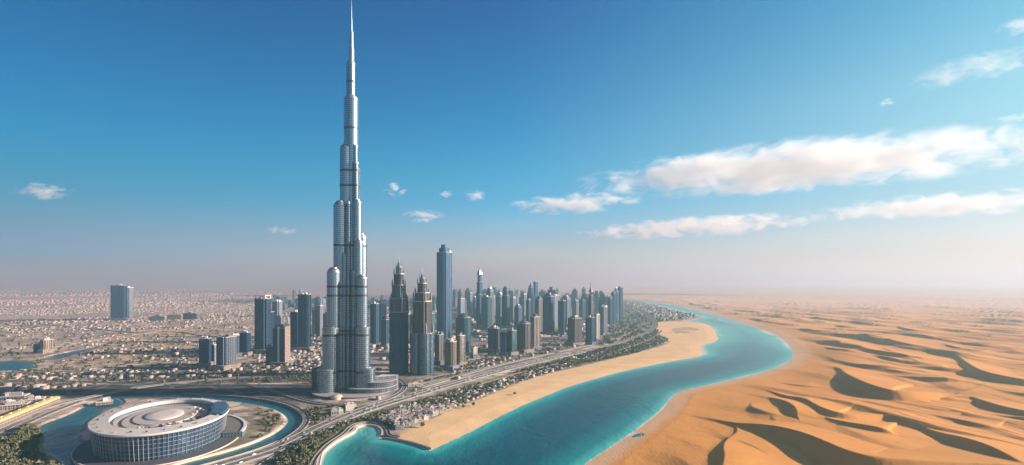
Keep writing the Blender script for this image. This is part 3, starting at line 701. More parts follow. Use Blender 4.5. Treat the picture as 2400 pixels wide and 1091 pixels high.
dd.build('centre_disc', rough_mat('pale membrane', (.62,.58,.54), (.54,.51,.47), .06, .7), st)
r_ = random.Random(5)
for k in range(34):
    a = r_.uniform(-2.4, .9); q = r_.uniform(.62, .93); x, y = (A_-26)*q*math.cos(a), (B_-32)*q*math.sin(a)
    w_, d_, h_ = r_.uniform(1.5, 6), r_.uniform(1.5, 5), r_.uniform(1.2, 4)
    mb = MB(); mb.box(x-w_/2, x+w_/2, y-d_/2, y+d_/2, HS-5.6, HS-3.6+h_*.8, 0); mb.box(x-w_/3, x+w_/4, y-d_/3, y+d_/3, HS-3.6+h_*.8, HS-2.8+h_, 0)
    mb.build('roof_unit', M[r_.choice(['darkroof', 'whitepaint', 'concrete', 'navy'])], st)
for k in range(26):                            # small hatches and skylights along the roof ring
    a = 2*math.pi*k/26 + .07; q = r_.uniform(.90, .945); x, y = A_*q*math.cos(a) + 1, B_*q*math.sin(a) + 2
    w_ = r_.uniform(.8, 1.8); mb = MB(); mb.loft([(rect(w_*2, w_*1.4, x, y), HS+1), (rect(w_*2, w_*1.4, x, y), HS+3.2), (rect(w_*1.4, w_*.8, x, y), HS+3.7)], 0)
    mb.build('roof_hatch', M[r_.choice(['darkroof', 'concrete', 'navy'])], st)
# the notch on the right: dark glass atrium and a lower crescent terrace
at_ = MB(); a0_, a1_ = R(-22), R(26)
at_.loft([(ell(A_+.5, B_+.5, 24, a0_, a1_) + list(reversed(ell(A_-24, B_-28, 24, a0_, a1_))), HS+1.8), (ell(A_-2, B_-2, 24, a0_, a1_) + list(reversed(ell(A_-20, B_-24, 24, a0_, a1_))), HS+4.6)], 0)
at_.build('atrium_roof', M['navy'], st)
cz = MB(); o1 = ell(A_+24, B_+10, 40, R(-16), R(54)); i1 = list(reversed(ell(A_-4, B_-4, 40, R(-16), R(54))))
cz.prism(o1+i1, 0, 9, 0, mt=1); cz.build('crescent_terrace', [M['grey'], M['darkroof']], st)
cz = MB(); cz.prism(ell(A_+24.6, B_+10.6, 40, R(-16), R(54)) + list(reversed(ell(A_+20.5, B_+7, 40, R(-16), R(54)))), 8.2, 10.4, 0); cz.build('terrace_edge', M['whitepaint'], st)
pl = MB(); pl.loft([(ell(A_+17, B_+17), -1.5), (ell(A_+16, B_+16), .8), (ell(A_-5, B_-5), 2.2)], 0, cap_top=False); 
pl.build('plinth', rough_mat('dark paving', (.055, .065, .085), (.09, .10, .12), .1, .7), st)
pl = MB(); pl.loft([(ell(A_+18.2, B_+18.2), -2), (ell(A_+18.2, B_+18.2), 1.3)], 0, cap_top=False); annulus(pl, ell(A_+18.2, B_+18.2), ell(A_+16.4, B_+16.4), 1.3, 1.3); pl.build('plinth_kerb', M['stone'], st)
FOOT.append((STAD_C[0], STAD_C[1], 135))

# ------------------------------------------------------------------ towers placed from the corners seen in the photo
def solve(x0, xs, x1, yb, phi=None):
    Y = F*(H-2)/(yb-YH); X = (xs-1200)*Y/F; al = math.atan((xs-1200)/F); tn = math.tan(al); m_ = Y/F; best = None
    for ph in ([phi] if phi else (18, 24, 30, 38, 46)):
        ps = al + R(ph); k1 = math.cos(ps)+math.sin(ps)*tn; k2 = math.sin(ps)-math.cos(ps)*tn
        w, d = max(xs-x0, .5)*m_/k1, max(x1-xs, .5)*m_/k2; sc = abs(math.log(d/w))
        if best is None or sc < best[0]: best = (sc, ps, w, d)
    _, ps, w, d = best; d = min(max(d, .35*w), 2.2*w)
    e1 = (math.cos(ps), -math.sin(ps)); e2 = (math.sin(ps), math.cos(ps))
    cx = X - e1[0]*w/2 + e2[0]*d/2; cy_ = Y - e1[1]*w/2 + e2[1]*d/2
    return cx, cy_, -ps, w, d, Y
def plant(parent, w, d, z, n, r, mk='concrete'):
    for k in range(n):
        pw, pd_ = w*r.uniform(.15, .4), d*r.uniform(.15, .4); x = r.uniform(-.28, .28)*w; y = r.uniform(-.28, .28)*d; h = r.uniform(2.5, 6.5)
        mb = MB(); mb.box(x-pw/2, x+pw/2, y-pd_/2, y+pd_/2, z, z+h); mb.box(x-pw/3, x+pw/3, y-pd_/3, y+pd_/3, z+h, z+h+r.uniform(.6, 2)); mb.build('roof_plant', M[r.choice([mk, 'whitepaint', 'darkroof'])], parent)
def crown_steps(parent, out, z, steps, m, name='crown'):
    mb = MB(); prev = None
    for k, h, lean in steps:
        o = scaled(out, k); o2 = scaled(out, k*lean); mb.loft([(o, z), (o2, z+h)], 0); z += h
    mb.build(name, M[m], parent); return z
def mast(parent, x, y, z, h, r=1.2):
    mb = MB(); mb.loft([(circ(x, y, r, 10), z), (circ(x, y, r*.8, 10), z+h*.45)], 0); mb.loft([(circ(x, y, r*.5, 8), z+h*.45), (circ(x, y, r*.12, 8), z+h)], 0); mb.build('spire', M['spire'], parent)
def skyscraper(x0, xs, x1, yt, yb, plan, top, pal, label, group=None, tiers=None, phi=None, bay=6, depth=.9, ysp=None, podium=True, seed=0):
    cx, cy_, rz, w, d, Y = solve(x0, xs, x1, yb, phi); r = random.Random(seed or int(x0*7+yt))
    Yc = cy_; zt = Zt(yt, Yc) - 2
    root = thing('skyscraper', label, 'skyscraper', (cx, cy_, 2), rz, group)
    FOOT.append((cx, cy_, max(w, d)*.75))
    base = {'rect': rect(w, d), 'chamfer': chamf(w, d, min(w, d)*.2), 'notch': notch(w, d, min(w, d)*.14), 'round': circ(0, 0, 1, 40)}[plan]
    if plan == 'round': base = [(p*w/1.7, q*w/1.7) for p, q in base]; d = w = w*2/1.7
    if plan == 'oval': pass
    topk = {'flat': .0, 'dome': .10, 'peak': .14, 'slant': .07, 'frame': .06, 'needle': .1, 'lantern': .08}[top]
    zr = zt*(1-topk)
    out = (flute(w/2, 30, .7) if plan == 'round' else ribbed(base, bay, depth))
    tl = tiers or [(1.0, 1.0)]
    z = 0; k_ = 1
    for i, (fz, kk) in enumerate(tl):
        mb = MB(); o = scaled(out, kk); z1 = zr*fz
        mb.prism(o, z, z1, 0, mt=1); sh = mb.build('shaft' if i == 0 else 'upper_tier', [M[pal], M['darkroof'] if r.random() < .5 else M['concrete']], root)
        pb = MB(); oo = scaled(base, kk*1.012 + .004); ii = list(reversed(scaled(base, kk*.95)))
        pb.loft([(scaled(base, kk*1.012+.006), z1-1.5), (scaled(base, kk*1.012+.006), z1+.4)], 0, cap_top=False, cap_bot=True)
        n = len(base); A2 = scaled(base, kk*1.012+.006); B2 = scaled(base, kk*.95)
        for q in range(n): pb.face([(*A2[q], z1+.4), (*A2[(q+1) % n], z1+.4), (*B2[(q+1) % n], z1+.4), (*B2[q], z1+.4)])
        pb.loft([(list(reversed(B2)), z1+.05), (list(reversed(B2)), z1+.4)], 0, cap_top=False)
        pb.build('parapet', M[{'beige': 'stone', 'brown': 'concrete', 'white': 'whitepaint', 'pale': 'whitepaint'}.get(pal, 'concrete')], sh)
        z = z1; k_ = kk
    if podium:
        mb = MB(); hp = r.uniform(7, 14); mb.prism(ribbed(scaled(rect(w, d), 1.35), 7, .5), 0, hp, 0, mt=1); mb.build('podium', [M[r.choice(['grey', 'pale', 'beige'])], M['concrete']], root)
    kw, kd = w*k_, d*k_
    if top == 'flat': plant(root, kw, kd, zr+.1, r.randint(2, 4), r)
    elif top == 'dome':
        h = zt-zr; b0 = circ(0, 0, min(kw, kd)*.46, 28)
        crown_steps(root, b0, zr+.1, [(1, h*.3, 1), (.92, h*.25, .8), (.70, h*.25, .5), (.3, h*.2, .1)], 'grey' if pal in ('brown','beige') else pal, 'dome')
    elif top == 'peak':
        h = zt-zr; crown_steps(root, base, zr+.1, [(.78, h*.3, 1), (.58, h*.25, .95), (.4, h*.2, .8), (.22, h*.25, .1)], pal)
    elif top == 'needle':
        h = zt-zr; crown_steps(root, base, zr+.1, [(.8, h*.4, .8), (.5, h*.35, .8), (.3, h*.25, .4)], pal)
    elif top == 'slant':
        h = zt-zr; mb = MB(); b2 = scaled(rect(w, d), k_*.9)
        P = [(x, y, zr+.1) for x, y in b2]; T = [(x, y, zr + (h if x > 0 else h*.15)) for x, y in b2]
        for q in range(4): mb.face([P[q], P[(q+1) % 4], T[(q+1) % 4], T[q]], [(0, 0), (9, 0), (9, h), (0, h)])
        mb.face(T); mb.build('crown', M[pal], root)
    elif top == 'frame':
        h = zt-zr; mb = MB()
        for sx in (-1, 1):
            for sy in (-1, 1):
                x, y = sx*kw*.4, sy*kd*.4; mb.box(x-1.5, x+1.5, y-1.5, y+1.5, zr+.1, zt-2)
        mb.box(-kw*.46, kw*.46, -kd*.46, kd*.46, zt-2, zt); mb.build('crown', M['whitepaint'], root); plant(root, kw*.8, kd*.8, zr+.1, 2, r)
    elif top == 'lantern':
        h = zt-zr; crown_steps(root, base, zr+.1, [(.7, h*.55, 1), (.45, h*.45, .9)], pal); plant(root, kw, kd, zr+.1, 2, r)
    if ysp is not None: mast(root, 0, 0, zt-1, Zt(ysp, Yc)-2-zt+1, 1.6)
    return root

T = skyscraper
# left plain
T(259,290,297,669,751,'rect','flat','blue','big dark slab tower, left half of the lone pair on the far left plain', bay=9, depth=1.2, phi=20)
T(288,301,316,674,750,'notch','flat','pale','paler ribbed tower, right half of the lone pair on the far left plain', bay=8, depth=1.6)
T(78,94,104,806,828,'rect','flat','navy','dark low wing behind the beige ribbed block by the left lagoon', podium=False)
T(92,103,128,796,829,'notch','flat','beige','squat beige ribbed block above the small lagoon at far left', bay=7, depth=1.6)
T(466,489,496,793,862,'rect','flat','blue','dark blue tower at the left end of the cluster behind the round building', bay=8)
T(504,526,558,789,868,'notch','flat','grey','grey ribbed tower with a dark left face, middle of the cluster behind the round building', bay=6, depth=1.3)
T(528,546,562,783,838,'rect','frame','navy','dark tower with an open roof frame, just behind the grey ribbed tower')
T(560,579,588,779,834,'rect','flat','blue','plain dark blue slab at the right end of the cluster behind the round building')
T(494,502,508,808,858,'rect','flat','pale','thin pale tower squeezed between the dark tower and the grey ribbed tower', podium=False)
T(594,622,638,692,830,'notch','frame','navy','tall navy tower with a pale right face and roof frame, left of the tallest tower', bay=7, depth=1.2)
T(617,636,643,731,826,'rect','flat','blue','shorter blue block leaning on the right side of the tall navy tower', podium=False)
wt = T(639,667,680,760,856,'rect','lantern','navy','dark tower with white central stripe and bright cream right side', bay=9, depth=1.2)
_, _, _, w_, d_, _ = solve(639,667,680,856); zt_ = Zt(760, wt.location.y)*.92
mb = MB(); mb.box(-w_*.08, w_*.06, -d_/2-1.0, -d_/2-.05, 0, zt_+1); mb.build('stripe', M['whitepaint'], wt)
mb = MB(); mb.box(w_/2+.05, w_/2+.9, -d_*.49, d_*.49, 0, zt_+.5); mb.build('side_panel', M['beige'], wt)
T(623,638,644,812,853,'rect','flat','grey','low grey block at the left foot of the white striped tower', podium=False)
T(636,652,664,706,790,'notch','flat','pale','pale hazy tower standing behind the tower with the white stripe')
T(680,697,705,731,820,'rect','flat','blue','mid blue slab standing left of the dark twin slab tower')
T(697,722,730,690,823,'notch','flat','navy','tall dark twin slab tower with small roof boxes, left of the tallest tower', bay=12, depth=3, phi=24)
T(683,698,709,782,812,'round','flat','beige','squat round beige building between the slabs left of the tallest tower')
T(731,738,746,718,790,'rect','dome','pale','pale round topped tower, left one of the arched pair beside the tallest tower')
T(743,750,758,708,790,'rect','dome','pale','pale round topped tower, right one of the arched pair beside the tallest tower')
T(757,762,772,735,800,'rect','flat','grey','grey tower partly hidden behind the left edge of the tallest tower')
# right of the tallest tower
T(866,880,890,712,812,'notch','flat','blue','pale blue tower just right of the tallest tower, leftmost of three')
T(880,894,906,703,800,'rect','slant','pale','pale tower with slanted top just right of the tallest tower, tallest of three')
T(893,905,912,738,815,'rect','peak','blue','small pointed blue tower just right of the tallest tower, lowest of three')
def spired(x0, x1, yb, tiers, pals, label, seed):
    xc = (x0+x1)/2; Y = F*(H-2)/(yb-YH) + 22; m_ = Y/F; X = W(xc, Y)
    root = thing('spired_skyscraper', label, 'skyscraper', (X, Y, 2), -math.atan((xc-1200)/F) - R(26)); z = 0; FOOT.append((X, Y, (x1-x0)*m_*.8))
    r = random.Random(seed)
    for i, (yt, hw, kind) in enumerate(tiers):
        zt = Zt(yt, Y) - 2; w = hw*2*m_/1.33; mb = MB()
        if kind == 'tubes':
            out = None
            for sx in (-1, 1):
                for sy in (-1, 1):
                    mb.prism([(sx*w*.27+p, sy*w*.27+q) for p, q in flute(w*.30, 20, .6)], z, zt, 0, mt=1)
            mb.prism(rect(w*.7, w*.7), z, zt+2, 0, mt=1)
        elif kind == 'cone': mb.loft([(chamf(w, w, w*.25), z), (chamf(w*.45, w*.45, w*.1), z+(zt-z)*.55), (chamf(w*.16, w*.16, w*.04), zt)], 0)
        else: mb.prism(ribbed(notch(w, w, w*.13), 5, 1.0), z, zt, 0, mt=1)
        p = mb.build('shaft' if i == 0 else ('spire' if kind == 'cone' else 'upper_tier'), [M[pals[i]], M['concrete']], root)
        if kind != 'cone':
            lb = MB(); lb.loft([(chamf(w*1.03, w*1.03, w*.13), zt-1.6), (chamf(w*1.03, w*1.03, w*.13), zt+.5)], 0, cap_bot=True); lb.build('ledge', M['stone' if 'brown' in pals[i] else 'concrete'], p)
            for sx in (-1, 1):
                for sy in (-1, 1):
                    tb = MB(); q = w*.43; hh = (zt-z)*.12 + 5; tb.loft([(rect(w*.11, w*.11, sx*q, sy*q), zt+.51), (rect(w*.09, w*.09, sx*q, sy*q), zt+hh), (rect(w*.01, w*.01, sx*q, sy*q), zt+hh*1.7)], 0)
                    tb.build('pinnacle', M['metal'], p)
        z = zt
    mast(root, 0, 0, z-1, 14, .8)
    return root
spired(911,959,880,[(731,24,'n'),(700,20.5,'n'),(668,17.5,'n'),(642,13,'n'),(626,8,'n'),(611,6.5,'cone')],['blue','grey','grey','brown','metal','metal'],'dark blue tower with stepped grey crown and pointed spire, taller of the pair',3)
spired(961,1018,880,[(781,28,'tubes'),(706,23,'n'),(686,18.5,'n'),(664,12,'n'),(652,7,'n'),(640,5.5,'cone')],['steel2','brown','brown','brown','metal','metal'],'brown stepped tower with spire on round silver tubes, shorter of the pair',4)
T(1019,1042,1064,574,802,'chamfer','lantern','blue','tall plain blue glass block with a chamfered roof, right of the spired pair', bay=14, depth=.6, phi=40)
T(1017,1028,1042,784,856,'notch','flat','brown','brown block, left one of three low blocks below the tall blue glass block', bay=6, depth=1.4)
T(1040,1060,1072,800,869,'notch','flat','beige','beige ribbed block, front one of three low blocks below the tall blue glass block', bay=6, depth=1.5)
T(1068,1078,1092,786,859,'notch','flat','beige','tan block, right one of three low blocks below the tall blue glass block', bay=6, depth=1.4)
T(1065,1094,1106,734,833,'chamfer','dome','teal','dark teal block with a low domed roof, right of the tall blue glass block', bay=7)
T(1104,1110,1119,815,841,'rect','flat','white','small white block beside the road, below the teal domed block')
T(1115,1123,1133,630,768,'notch','needle','blue','slim hazy blue supertower with needle top behind the domed block', tiers=[(.62,1),(.86,.82),(1,.6)], ysp=602, podium=False)
T(1128,1143,1153,696,772,'rect','flat','teal','teal glass tower with bright right edge in front of the slim supertower')
T(1136,1148,1161,670,762,'notch','peak','grey','hazy tower with broken stepped crown and antenna, right of the slim supertower', ysp=634, tiers=[(.8,1),(1,.8)])
T(1160,1172,1184,683,764,'notch','peak','pale','pale grey tower with a stepped crown beside a darker twin')
T(1174,1187,1197,672,770,'notch','lantern','navy','dark tower with a lantern crown beside the pale grey one', tiers=[(.85,1),(1,.75)])
T(1142,1163,1173,769,826,'notch','flat','navy','dark low block with a bright right strip near the highway, left of a matching block', bay=7)
T(1172,1186,1194,777,834,'rect','flat','blue','plain dark block between the bright striped block and the pale teal block')
T(1189,1199,1212,774,834,'notch','flat','teal','pale teal block beside the highway, left of the dark wide block', bay=5)
T(1209,1229,1247,750,829,'notch','dome','brown','dark wide block with rounded roof and brown right side near the highway', bay=7, depth=1.6)
T(1241,1251,1267,734,820,'notch','dome','beige','tan tower with a small dome, right of the dark wide block', bay=6, depth=1.5)
T(1205,1215,1224,711,775,'rect','peak','navy','small dark tower with pointed top behind the dark wide block')
T(1233,1239,1245,703,768,'rect','flat','blue','thin blue tower in front of the pale hazy pair')
T(1238,1245,1251,663,742,'rect','peak','blue','pale hazy pointed tower, left of the far pair above the skyline', podium=False)
T(1250,1255,1261,661,740,'rect','flat','blue','pale hazy flat tower, right of the far pair above the skyline', podium=False)
T(1253,1263,1273,692,783,'rect','dome','brown','brown grey tower with a rounded top left of a dark blue glass tower')
T(1270,1289,1302,687,786,'notch','lantern','blue','dark blue glass tower with a lantern top in the right cluster', bay=7)
T(1289,1300,1313,692,770,'rect','flat','pale','pale blue tower behind the dark blue glass tower')
T(1308,1321,1327,705,787,'rect','flat','blue','dark tower with a bright right edge left of the ribbed brown block')
T(1314,1328,1340,690,765,'notch','peak','grey','hazy grey tower with a jagged crown above the ribbed brown block')
T(1328,1345,1367,740,811,'notch','lantern','brown','wide brown block with pale ribs and a cluttered roof near the highway bend', bay=5, depth=1.8)
T(1378,1385,1392,672,800,'notch','needle','brown','slender brown tower with a spire near the highway bend', tiers=[(.8,1),(.93,.75),(1,.5)], ysp=648, podium=False)
T(1372,1387,1394,744,809,'rect','flat','blue','dark blue block at the foot of the slender brown tower')
T(1392,1398,1406,737,801,'rect','flat','white','narrow bright white edged block right of the slender brown tower')
T(1404,1414,1426,719,786,'notch','flat','pale','pale ribbed tower left of the stepped blue group')
T(1424,1430,1436,694,762,'rect','slant','blue','lowest slab of the stepped blue group at the right end of the skyline', podium=False)
T(1432,1438,1444,682,760,'rect','slant','blue','second slab of the stepped blue group at the right end of the skyline', podium=False)
T(1438,1445,1451,672,758,'rect','peak','blue','pointed tallest slab of the stepped blue group at the right end of the skyline', podium=False)
T(1447,1453,1460,674,757,'rect','flat','blue','outermost slab of the stepped blue group at the right end of the skyline', podium=False)
for x0, xs, x1, yt, yb, pl_, tp, pa, lb in (
    (1108,1113,1118,693,752,'rect','peak','blue','small pointed hazy tower left of the slim supertower'),
    (1097,1102,1107,686,742,'rect','flat','pale','faint flat tower in the haze between the glass block and the supertower'),
    (1196,1203,1210,694,758,'rect','slant','pale','faint slanted tower in the haze right of the lantern crown'),
    (1340,1349,1358,704,756,'notch','flat','pale','hazy tower right of the jagged grey crown'),
    (1356,1364,1374,698,752,'notch','dome','blue','hazy round topped tower left of the slender brown spire'),
    (1402,1409,1416,702,757,'rect','peak','blue','small pointed hazy tower left of the stepped blue group'),
    (1224,1229,1235,690,752,'rect','flat','pale','narrow pale tower left of the thin blue tower'),
    (1072,1080,1090,700,760,'rect','flat','pale','pale hazy block directly right of the tall blue glass block'),
    (960,966,973,738,800,'rect','flat','blue','blue sliver of a tower seen between the spired pair'),
    (1006,1012,1020,730,795,'rect','slant','teal','small teal tower seen right of the brown spired tower')):
    T(x0, xs, x1, yt, yb, pl_, tp, pa, lb, podium=False)
# far skyline in the haze: many alike
rs = random.Random(21)
far_kinds = []
for k in range(6):
    w = 30 + 4*k; p = [rect(w, w*.8), notch(w, w, w*.15), chamf(w, w, w*.2)][k % 3]
    mb = MB(); mb.prism(ribbed(p, 7, 1), 0, 1, 0, mt=1); far_kinds.append((p, w))
for k in range(170):
    px = rs.choice([rs.uniform(1062, 1440), rs.uniform(1080, 1420), rs.uniform(860, 1060), rs.uniform(640, 770)]) if k > 8 else rs.uniform(1090, 1400)
    yb = rs.uniform(696, 746) if px > 1000 else rs.uniform(700, 745); Y = F*(H-2)/(yb-YH)
    yt = rs.uniform(672, 706) if px > 1060 else rs.uniform(694, 722)
    if yt > yb - 8: yt = yb - rs.uniform(10, 24)
    X = W(px, Y); zt = Zt(yt, Y) - 2; p, w = far_kinds[k % 6]
    if any((X-a)**2 + (Y-b_)**2 < (r0 + w*.6)**2 for a, b_, r0 in FOOT): continue
    root = thing('hazy_tower', 'faint pale blue tower among many in the far hazy skyline', 'skyscraper', (X, Y, 2), rs.uniform(-.8, .2), 'hazy towers of the far skyline')
    FOOT.append((X, Y, w*.7)); pal = rs.choice(['blue', 'pale', 'grey', 'teal', 'pale'])
    mb = MB(); mb.prism(ribbed(p, 7, 1), 0, zt*.9, 0, mt=1); mb.build('shaft', [M[pal], M['concrete']], root)
    mb = MB(); kk = rs.uniform(.4, .8); mb.loft([(scaled(p, kk), zt*.9), (scaled(p, kk*rs.choice([1, .7, .2])), zt)], 0); mb.build('crown', M[pal], root)

# ------------------------------------------------------------------ low buildings with a look of their own
def low_block(px, py, w, d, h, rz, mk, rk, name, label, cat, units=3):
    X, Y = G(px, py, 2); root = thing(name, label, cat, (X, Y, 2), rz); r = random.Random(int(px*3+py)); FOOT.append((X, Y, max(w, d)*.6))
    mb = MB(); mb.prism(ribbed(rect(w, d), 6, .5), 0, h, 0, mt=1); mb.build('wall', [M[mk], M[rk]], root)
    mb = MB(); o = rect(w+1, d+1); i_ = rect(w-1.5, d-1.5)
    mb.loft([(o, h-.8), (o, h+.8)], 0, cap_top=False, cap_bot=True); mb.loft([(list(reversed(i_)), h+.02), (list(reversed(i_)), h+.8)], 0, cap_top=False)
    for q in range(4): mb.face([(*o[q], h+.8), (*o[(q+1) % 4], h+.8), (*i_[(q+1) % 4], h+.8), (*i_[q], h+.8)])
    mb.build('parapet', M['stone'], root); plant(root, w*.9, d*.9, h+.03, units, r)
    return root
M['yellow'] = rough_mat('yellow roof sheet', (.70, .52, .20), (.60, .44, .17), .1, .7)
p0, p1 = Vector(G(-60, 1022, 2)), Vector(G(128, 944, 2)); dirv = (p1-p0)
yb_ = thing('depot', 'long low building with a yellow arched roof along the left boulevard', 'building', ((p0.x+p1.x)/2, (p0.y+p1.y)/2, 2), math.atan2(dirv.y, dirv.x))
L = dirv.length; mb = MB(); mb.box(-L/2, L/2, -9, 9, 0, 9); mb.build('wall', M['beige'], yb_)
mb = MB(); arc = [(-9.6, 9.02)] + [(-9.6*math.cos(math.pi*k/10), 9.3+3.2*math.sin(math.pi*k/10)) for k in range(11)] + [(9.6, 9.02)]
for k in range(len(arc)-1): mb.face([(-L/2-.5, arc[k][0], arc[k][1]), (L/2+.5, arc[k][0], arc[k][1]), (L/2+.5, arc[k+1][0], arc[k+1][1]), (-L/2-.5, arc[k+1][0], arc[k+1][1])][::-1])
for x in (-L/2-.5, L/2+.5): mb.face([(x, a, b_) for a, b_ in arc])
mb.build('roof', M['yellow'], yb_)
for q in range(9):
    mb = MB(); x = -L/2 + L*(q+.5)/9; mb.box(x-1.5, x+1.5, -1.5, 1.5, 12.3, 14); mb.build('roof_vent', M['whitepaint'], yb_)
for k in range(len(arc)): FOOT.append((p0.x+dirv.x*k/12, p0.y+dirv.y*k/12, 18))
low_block(30, 958, 46, 26, 9, .5, 'beige', 'concrete', 'warehouse', 'flat grey roofed hall behind the long yellow roof, nearest the left edge', 'building', 5)
low_block(78, 944, 34, 22, 8, .5, 'pale', 'concrete', 'warehouse', 'small flat roofed hall behind the far end of the yellow roof', 'building', 4)
low_block(20, 936, 60, 24, 7, .35, 'grey', 'concrete', 'warehouse', 'wide low hall in the shaded strip above the yellow roof', 'building', 4)
low_block(1290, 797, 70, 16, 12, .2, 'beige', 'stone', 'low_building', 'long low beige building between the right cluster towers and the highway', 'building', 3)
low_block(1285, 780, 46, 14, 12, .2, 'pale', 'whitepaint', 'low_building', 'low white roofed building behind the long low beige one', 'building', 2)
low_block(898, 836, 60, 18, 14, .1, 'pale', 'whitepaint', 'low_building', 'low pale building between the tallest tower and the dark blue spired tower', 'building', 3)
low_block(370, 752, 90, 30, 26, .1, 'pale', 'concrete', 'low_building', 'pale low block right of the lone pair of towers on the left plain', 'building', 3)
low_block(410, 750, 80, 30, 32, .2, 'beige', 'concrete', 'low_building', 'beige low block, middle of the row right of the lone pair', 'building', 3)
low_block(447, 748, 100, 30, 36, -.1, 'grey', 'concrete', 'low_building', 'grey low block, right end of the row beyond the lone pair', 'building', 3)
low_block(650, 805, 60, 24, 14, .1, 'beige', 'concrete', 'low_building', 'low beige hall hidden behind the cream sided tower', 'building', 3)
low_block(245, 948, 26, 14, 6, .6, 'beige', 'stone', 'pier_house', 'small cream pier building on the water left of the round building', 'building', 2)
low_block(918, 900, 26, 16, 8, .5, 'white', 'whitepaint', 'pavilion', 'small white roofed pavilion by the bend of the loop road', 'pavilion', 1)
low_block(970, 905, 28, 12, 6, .4, 'white', 'whitepaint', 'pavilion', 'low white pavilion between the loop road and the pond', 'pavilion', 1)

# ------------------------------------------------------------------ free spots for houses, trees, cars
def free(X, Y, rad, road_gap=3):
    ok = np.ones(X.shape, bool)
    for P, hw in ROADS: ok &= seg_dist(X, Y, P, False) > hw + rad + road_gap
    for a, b_, r0 in FOOT: ok &= (X-a)**2 + (Y-b_)**2 > (r0 + rad)**2
    ok &= np.minimum(sdf_poly(X, Y, river), sd_canals(X, Y)) > rad + 4
    ok &= ~inside(X, Y, desert_poly)
    return ok
def sample(px, n, seed, pw=1.0):
    g_ = np.random.default_rng(seed); P = np.array(px, float); x0, y0 = P.min(0); x1, y1 = P.max(0)
    x = g_.uniform(x0, x1, n*4); y = y0 + (y1-y0)*g_.uniform(0, 1, n*4)**pw; m = inside(x, y, P)
    x, y = x[m][:n], y[m][:n]; Y = F*(H-2)/(y-YH); return (x-1200)*Y/F, Y
strip = [(880,990),(960,948),(1100,907),(1300,855),(1540,790),(1560,800),(1500,822),(1330,862),(1190,905),(1090,945),(995,985),(930,1008)]
HX, HY, HR, HK = [], [], [], []
hg = np.random.default_rng(31)
def add_houses(px, n, seed, rlo, rhi, beach_gap=True, hk=0):
    X, Y = sample(px, n, seed); r = hg.uniform(rlo, rhi, len(X)); ok = free(X, Y, 7)
    if seed in (4, 5, 6, 9, 10):                # blocks with streets between them, and open sandy ground
        k = 1 + (Y > 3200)*1.5 + (Y > 7000)*3; u = (X*.94 + Y*.34 + 60*fbm(X/1500, Y/1500, 2))/(150*k); v = (Y*.94 - X*.34)/(230*k)
        ok &= (u - np.floor(u) > .16) & (v - np.floor(v) > .13)
        ok &= fbm(X/(420*k), Y/(560*k), 3) > -.13
    ok &= ~((sdf_poly(X, Y, beach_poly) < 6))
    HX.extend(X[ok]); HY.extend(Y[ok]); HR.extend(r[ok]); HK.extend([hk]*int(ok.sum()))
add_houses(strip, 2600, 1, 2.8, 4.8)
add_houses([(1120,905),(1300,850),(1420,820),(1530,770),(1480,715),(1500,712),(1590,745),(1540,760),(1545,790),(1440,830),(1250,880)], 700, 2, 3.5, 6)
add_houses([(760,980),(900,950),(1100,880),(1380,805),(1460,780),(1440,770),(1300,815),(1100,850),(950,900),(960,910)], 500, 3, 4, 8)
LEFT = [(-400,764),(240,752),(590,742),(600,800),(470,795),(330,790),(180,812),(80,815),(-400,800)]
add_houses([(-300,672),(760,672),(760,695),(-300,695)], 3000, 9, 10, 24)
add_houses([(-300,690),(760,690),(760,720),(-300,720)], 6500, 4, 6, 13)
add_houses([(-300,715),(760,715),(760,770),(330,772),(-300,780)], 9500, 5, 3.8, 8)
add_houses([(-300,775),(330,770),(470,800),(600,800),(600,850),(300,862),(130,870),(100,850),(180,840),(240,815),(100,815),(-300,840)], 750, 6, 3.5, 7)
add_houses([(600,770),(780,760),(780,870),(600,850)], 700, 7, 3.5, 7)
add_houses([(-200,870),(250,868),(700,845),(740,880),(300,890),(-200,893)], 350, 8, 3.5, 6.5)
add_houses([(860,690),(1460,690),(1460,720),(1400,790),(1080,830),(870,850)], 1900, 10, 6, 14)
add_houses([(1460,706),(1520,712),(1640,742),(1600,750),(1535,752),(1500,740)], 500, 12, 5, 10)
add_houses([(-200,925),(60,905),(200,905),(-200,935)], 60, 13, 5, 9)
HX, HY, HR = np.array(HX), np.array(HY), np.array(HR)
# keep apart (grid hash)
key = {}; keep = []
for i in np.argsort(HY):
    g_ = HR[i]*2.1; c = (int(HX[i]//(g_)), int(HY[i]//(g_)))
    if c in key: continue
    key[c] = 1; keep.append(i)
keep = np.array(keep); HX, HY, HR = HX[keep], HY[keep], HR[keep]
order = np.argsort(-HR/HY)
# individuals: nearest 300
frame_ok = np.abs(HX/HY) < .93
order = np.array([i for i in order if frame_ok[i] and F*H/HY[i] < 430])
ind = order[np.argsort(HY[order])][:290]
rest = np.setdiff1d(np.arange(len(HX)), ind)
hmats = [[rough_mat('house wall', (.44,.385,.33), (.36,.32,.28), .3), rough_mat('house roof', (.37,.335,.30), (.27,.25,.23), .3)],
         [rough_mat('grey house wall', (.38,.37,.36), (.30,.295,.29), .3), rough_mat('grey house roof', (.34,.34,.35), (.25,.25,.26), .3)],
         [rough_mat('white house wall', (.50,.475,.44), (.42,.40,.37), .3), rough_mat('white house roof', (.46,.44,.42), (.34,.33,.32), .3)],
         [rough_mat('tiled house wall', (.60,.52,.44), (.50,.43,.36), .3), rough_mat('tiled house roof', (.38,.20,.13), (.30,.16,.11), .5)]]
M['win'] = mat('house window', (.03,.04,.05), .15)
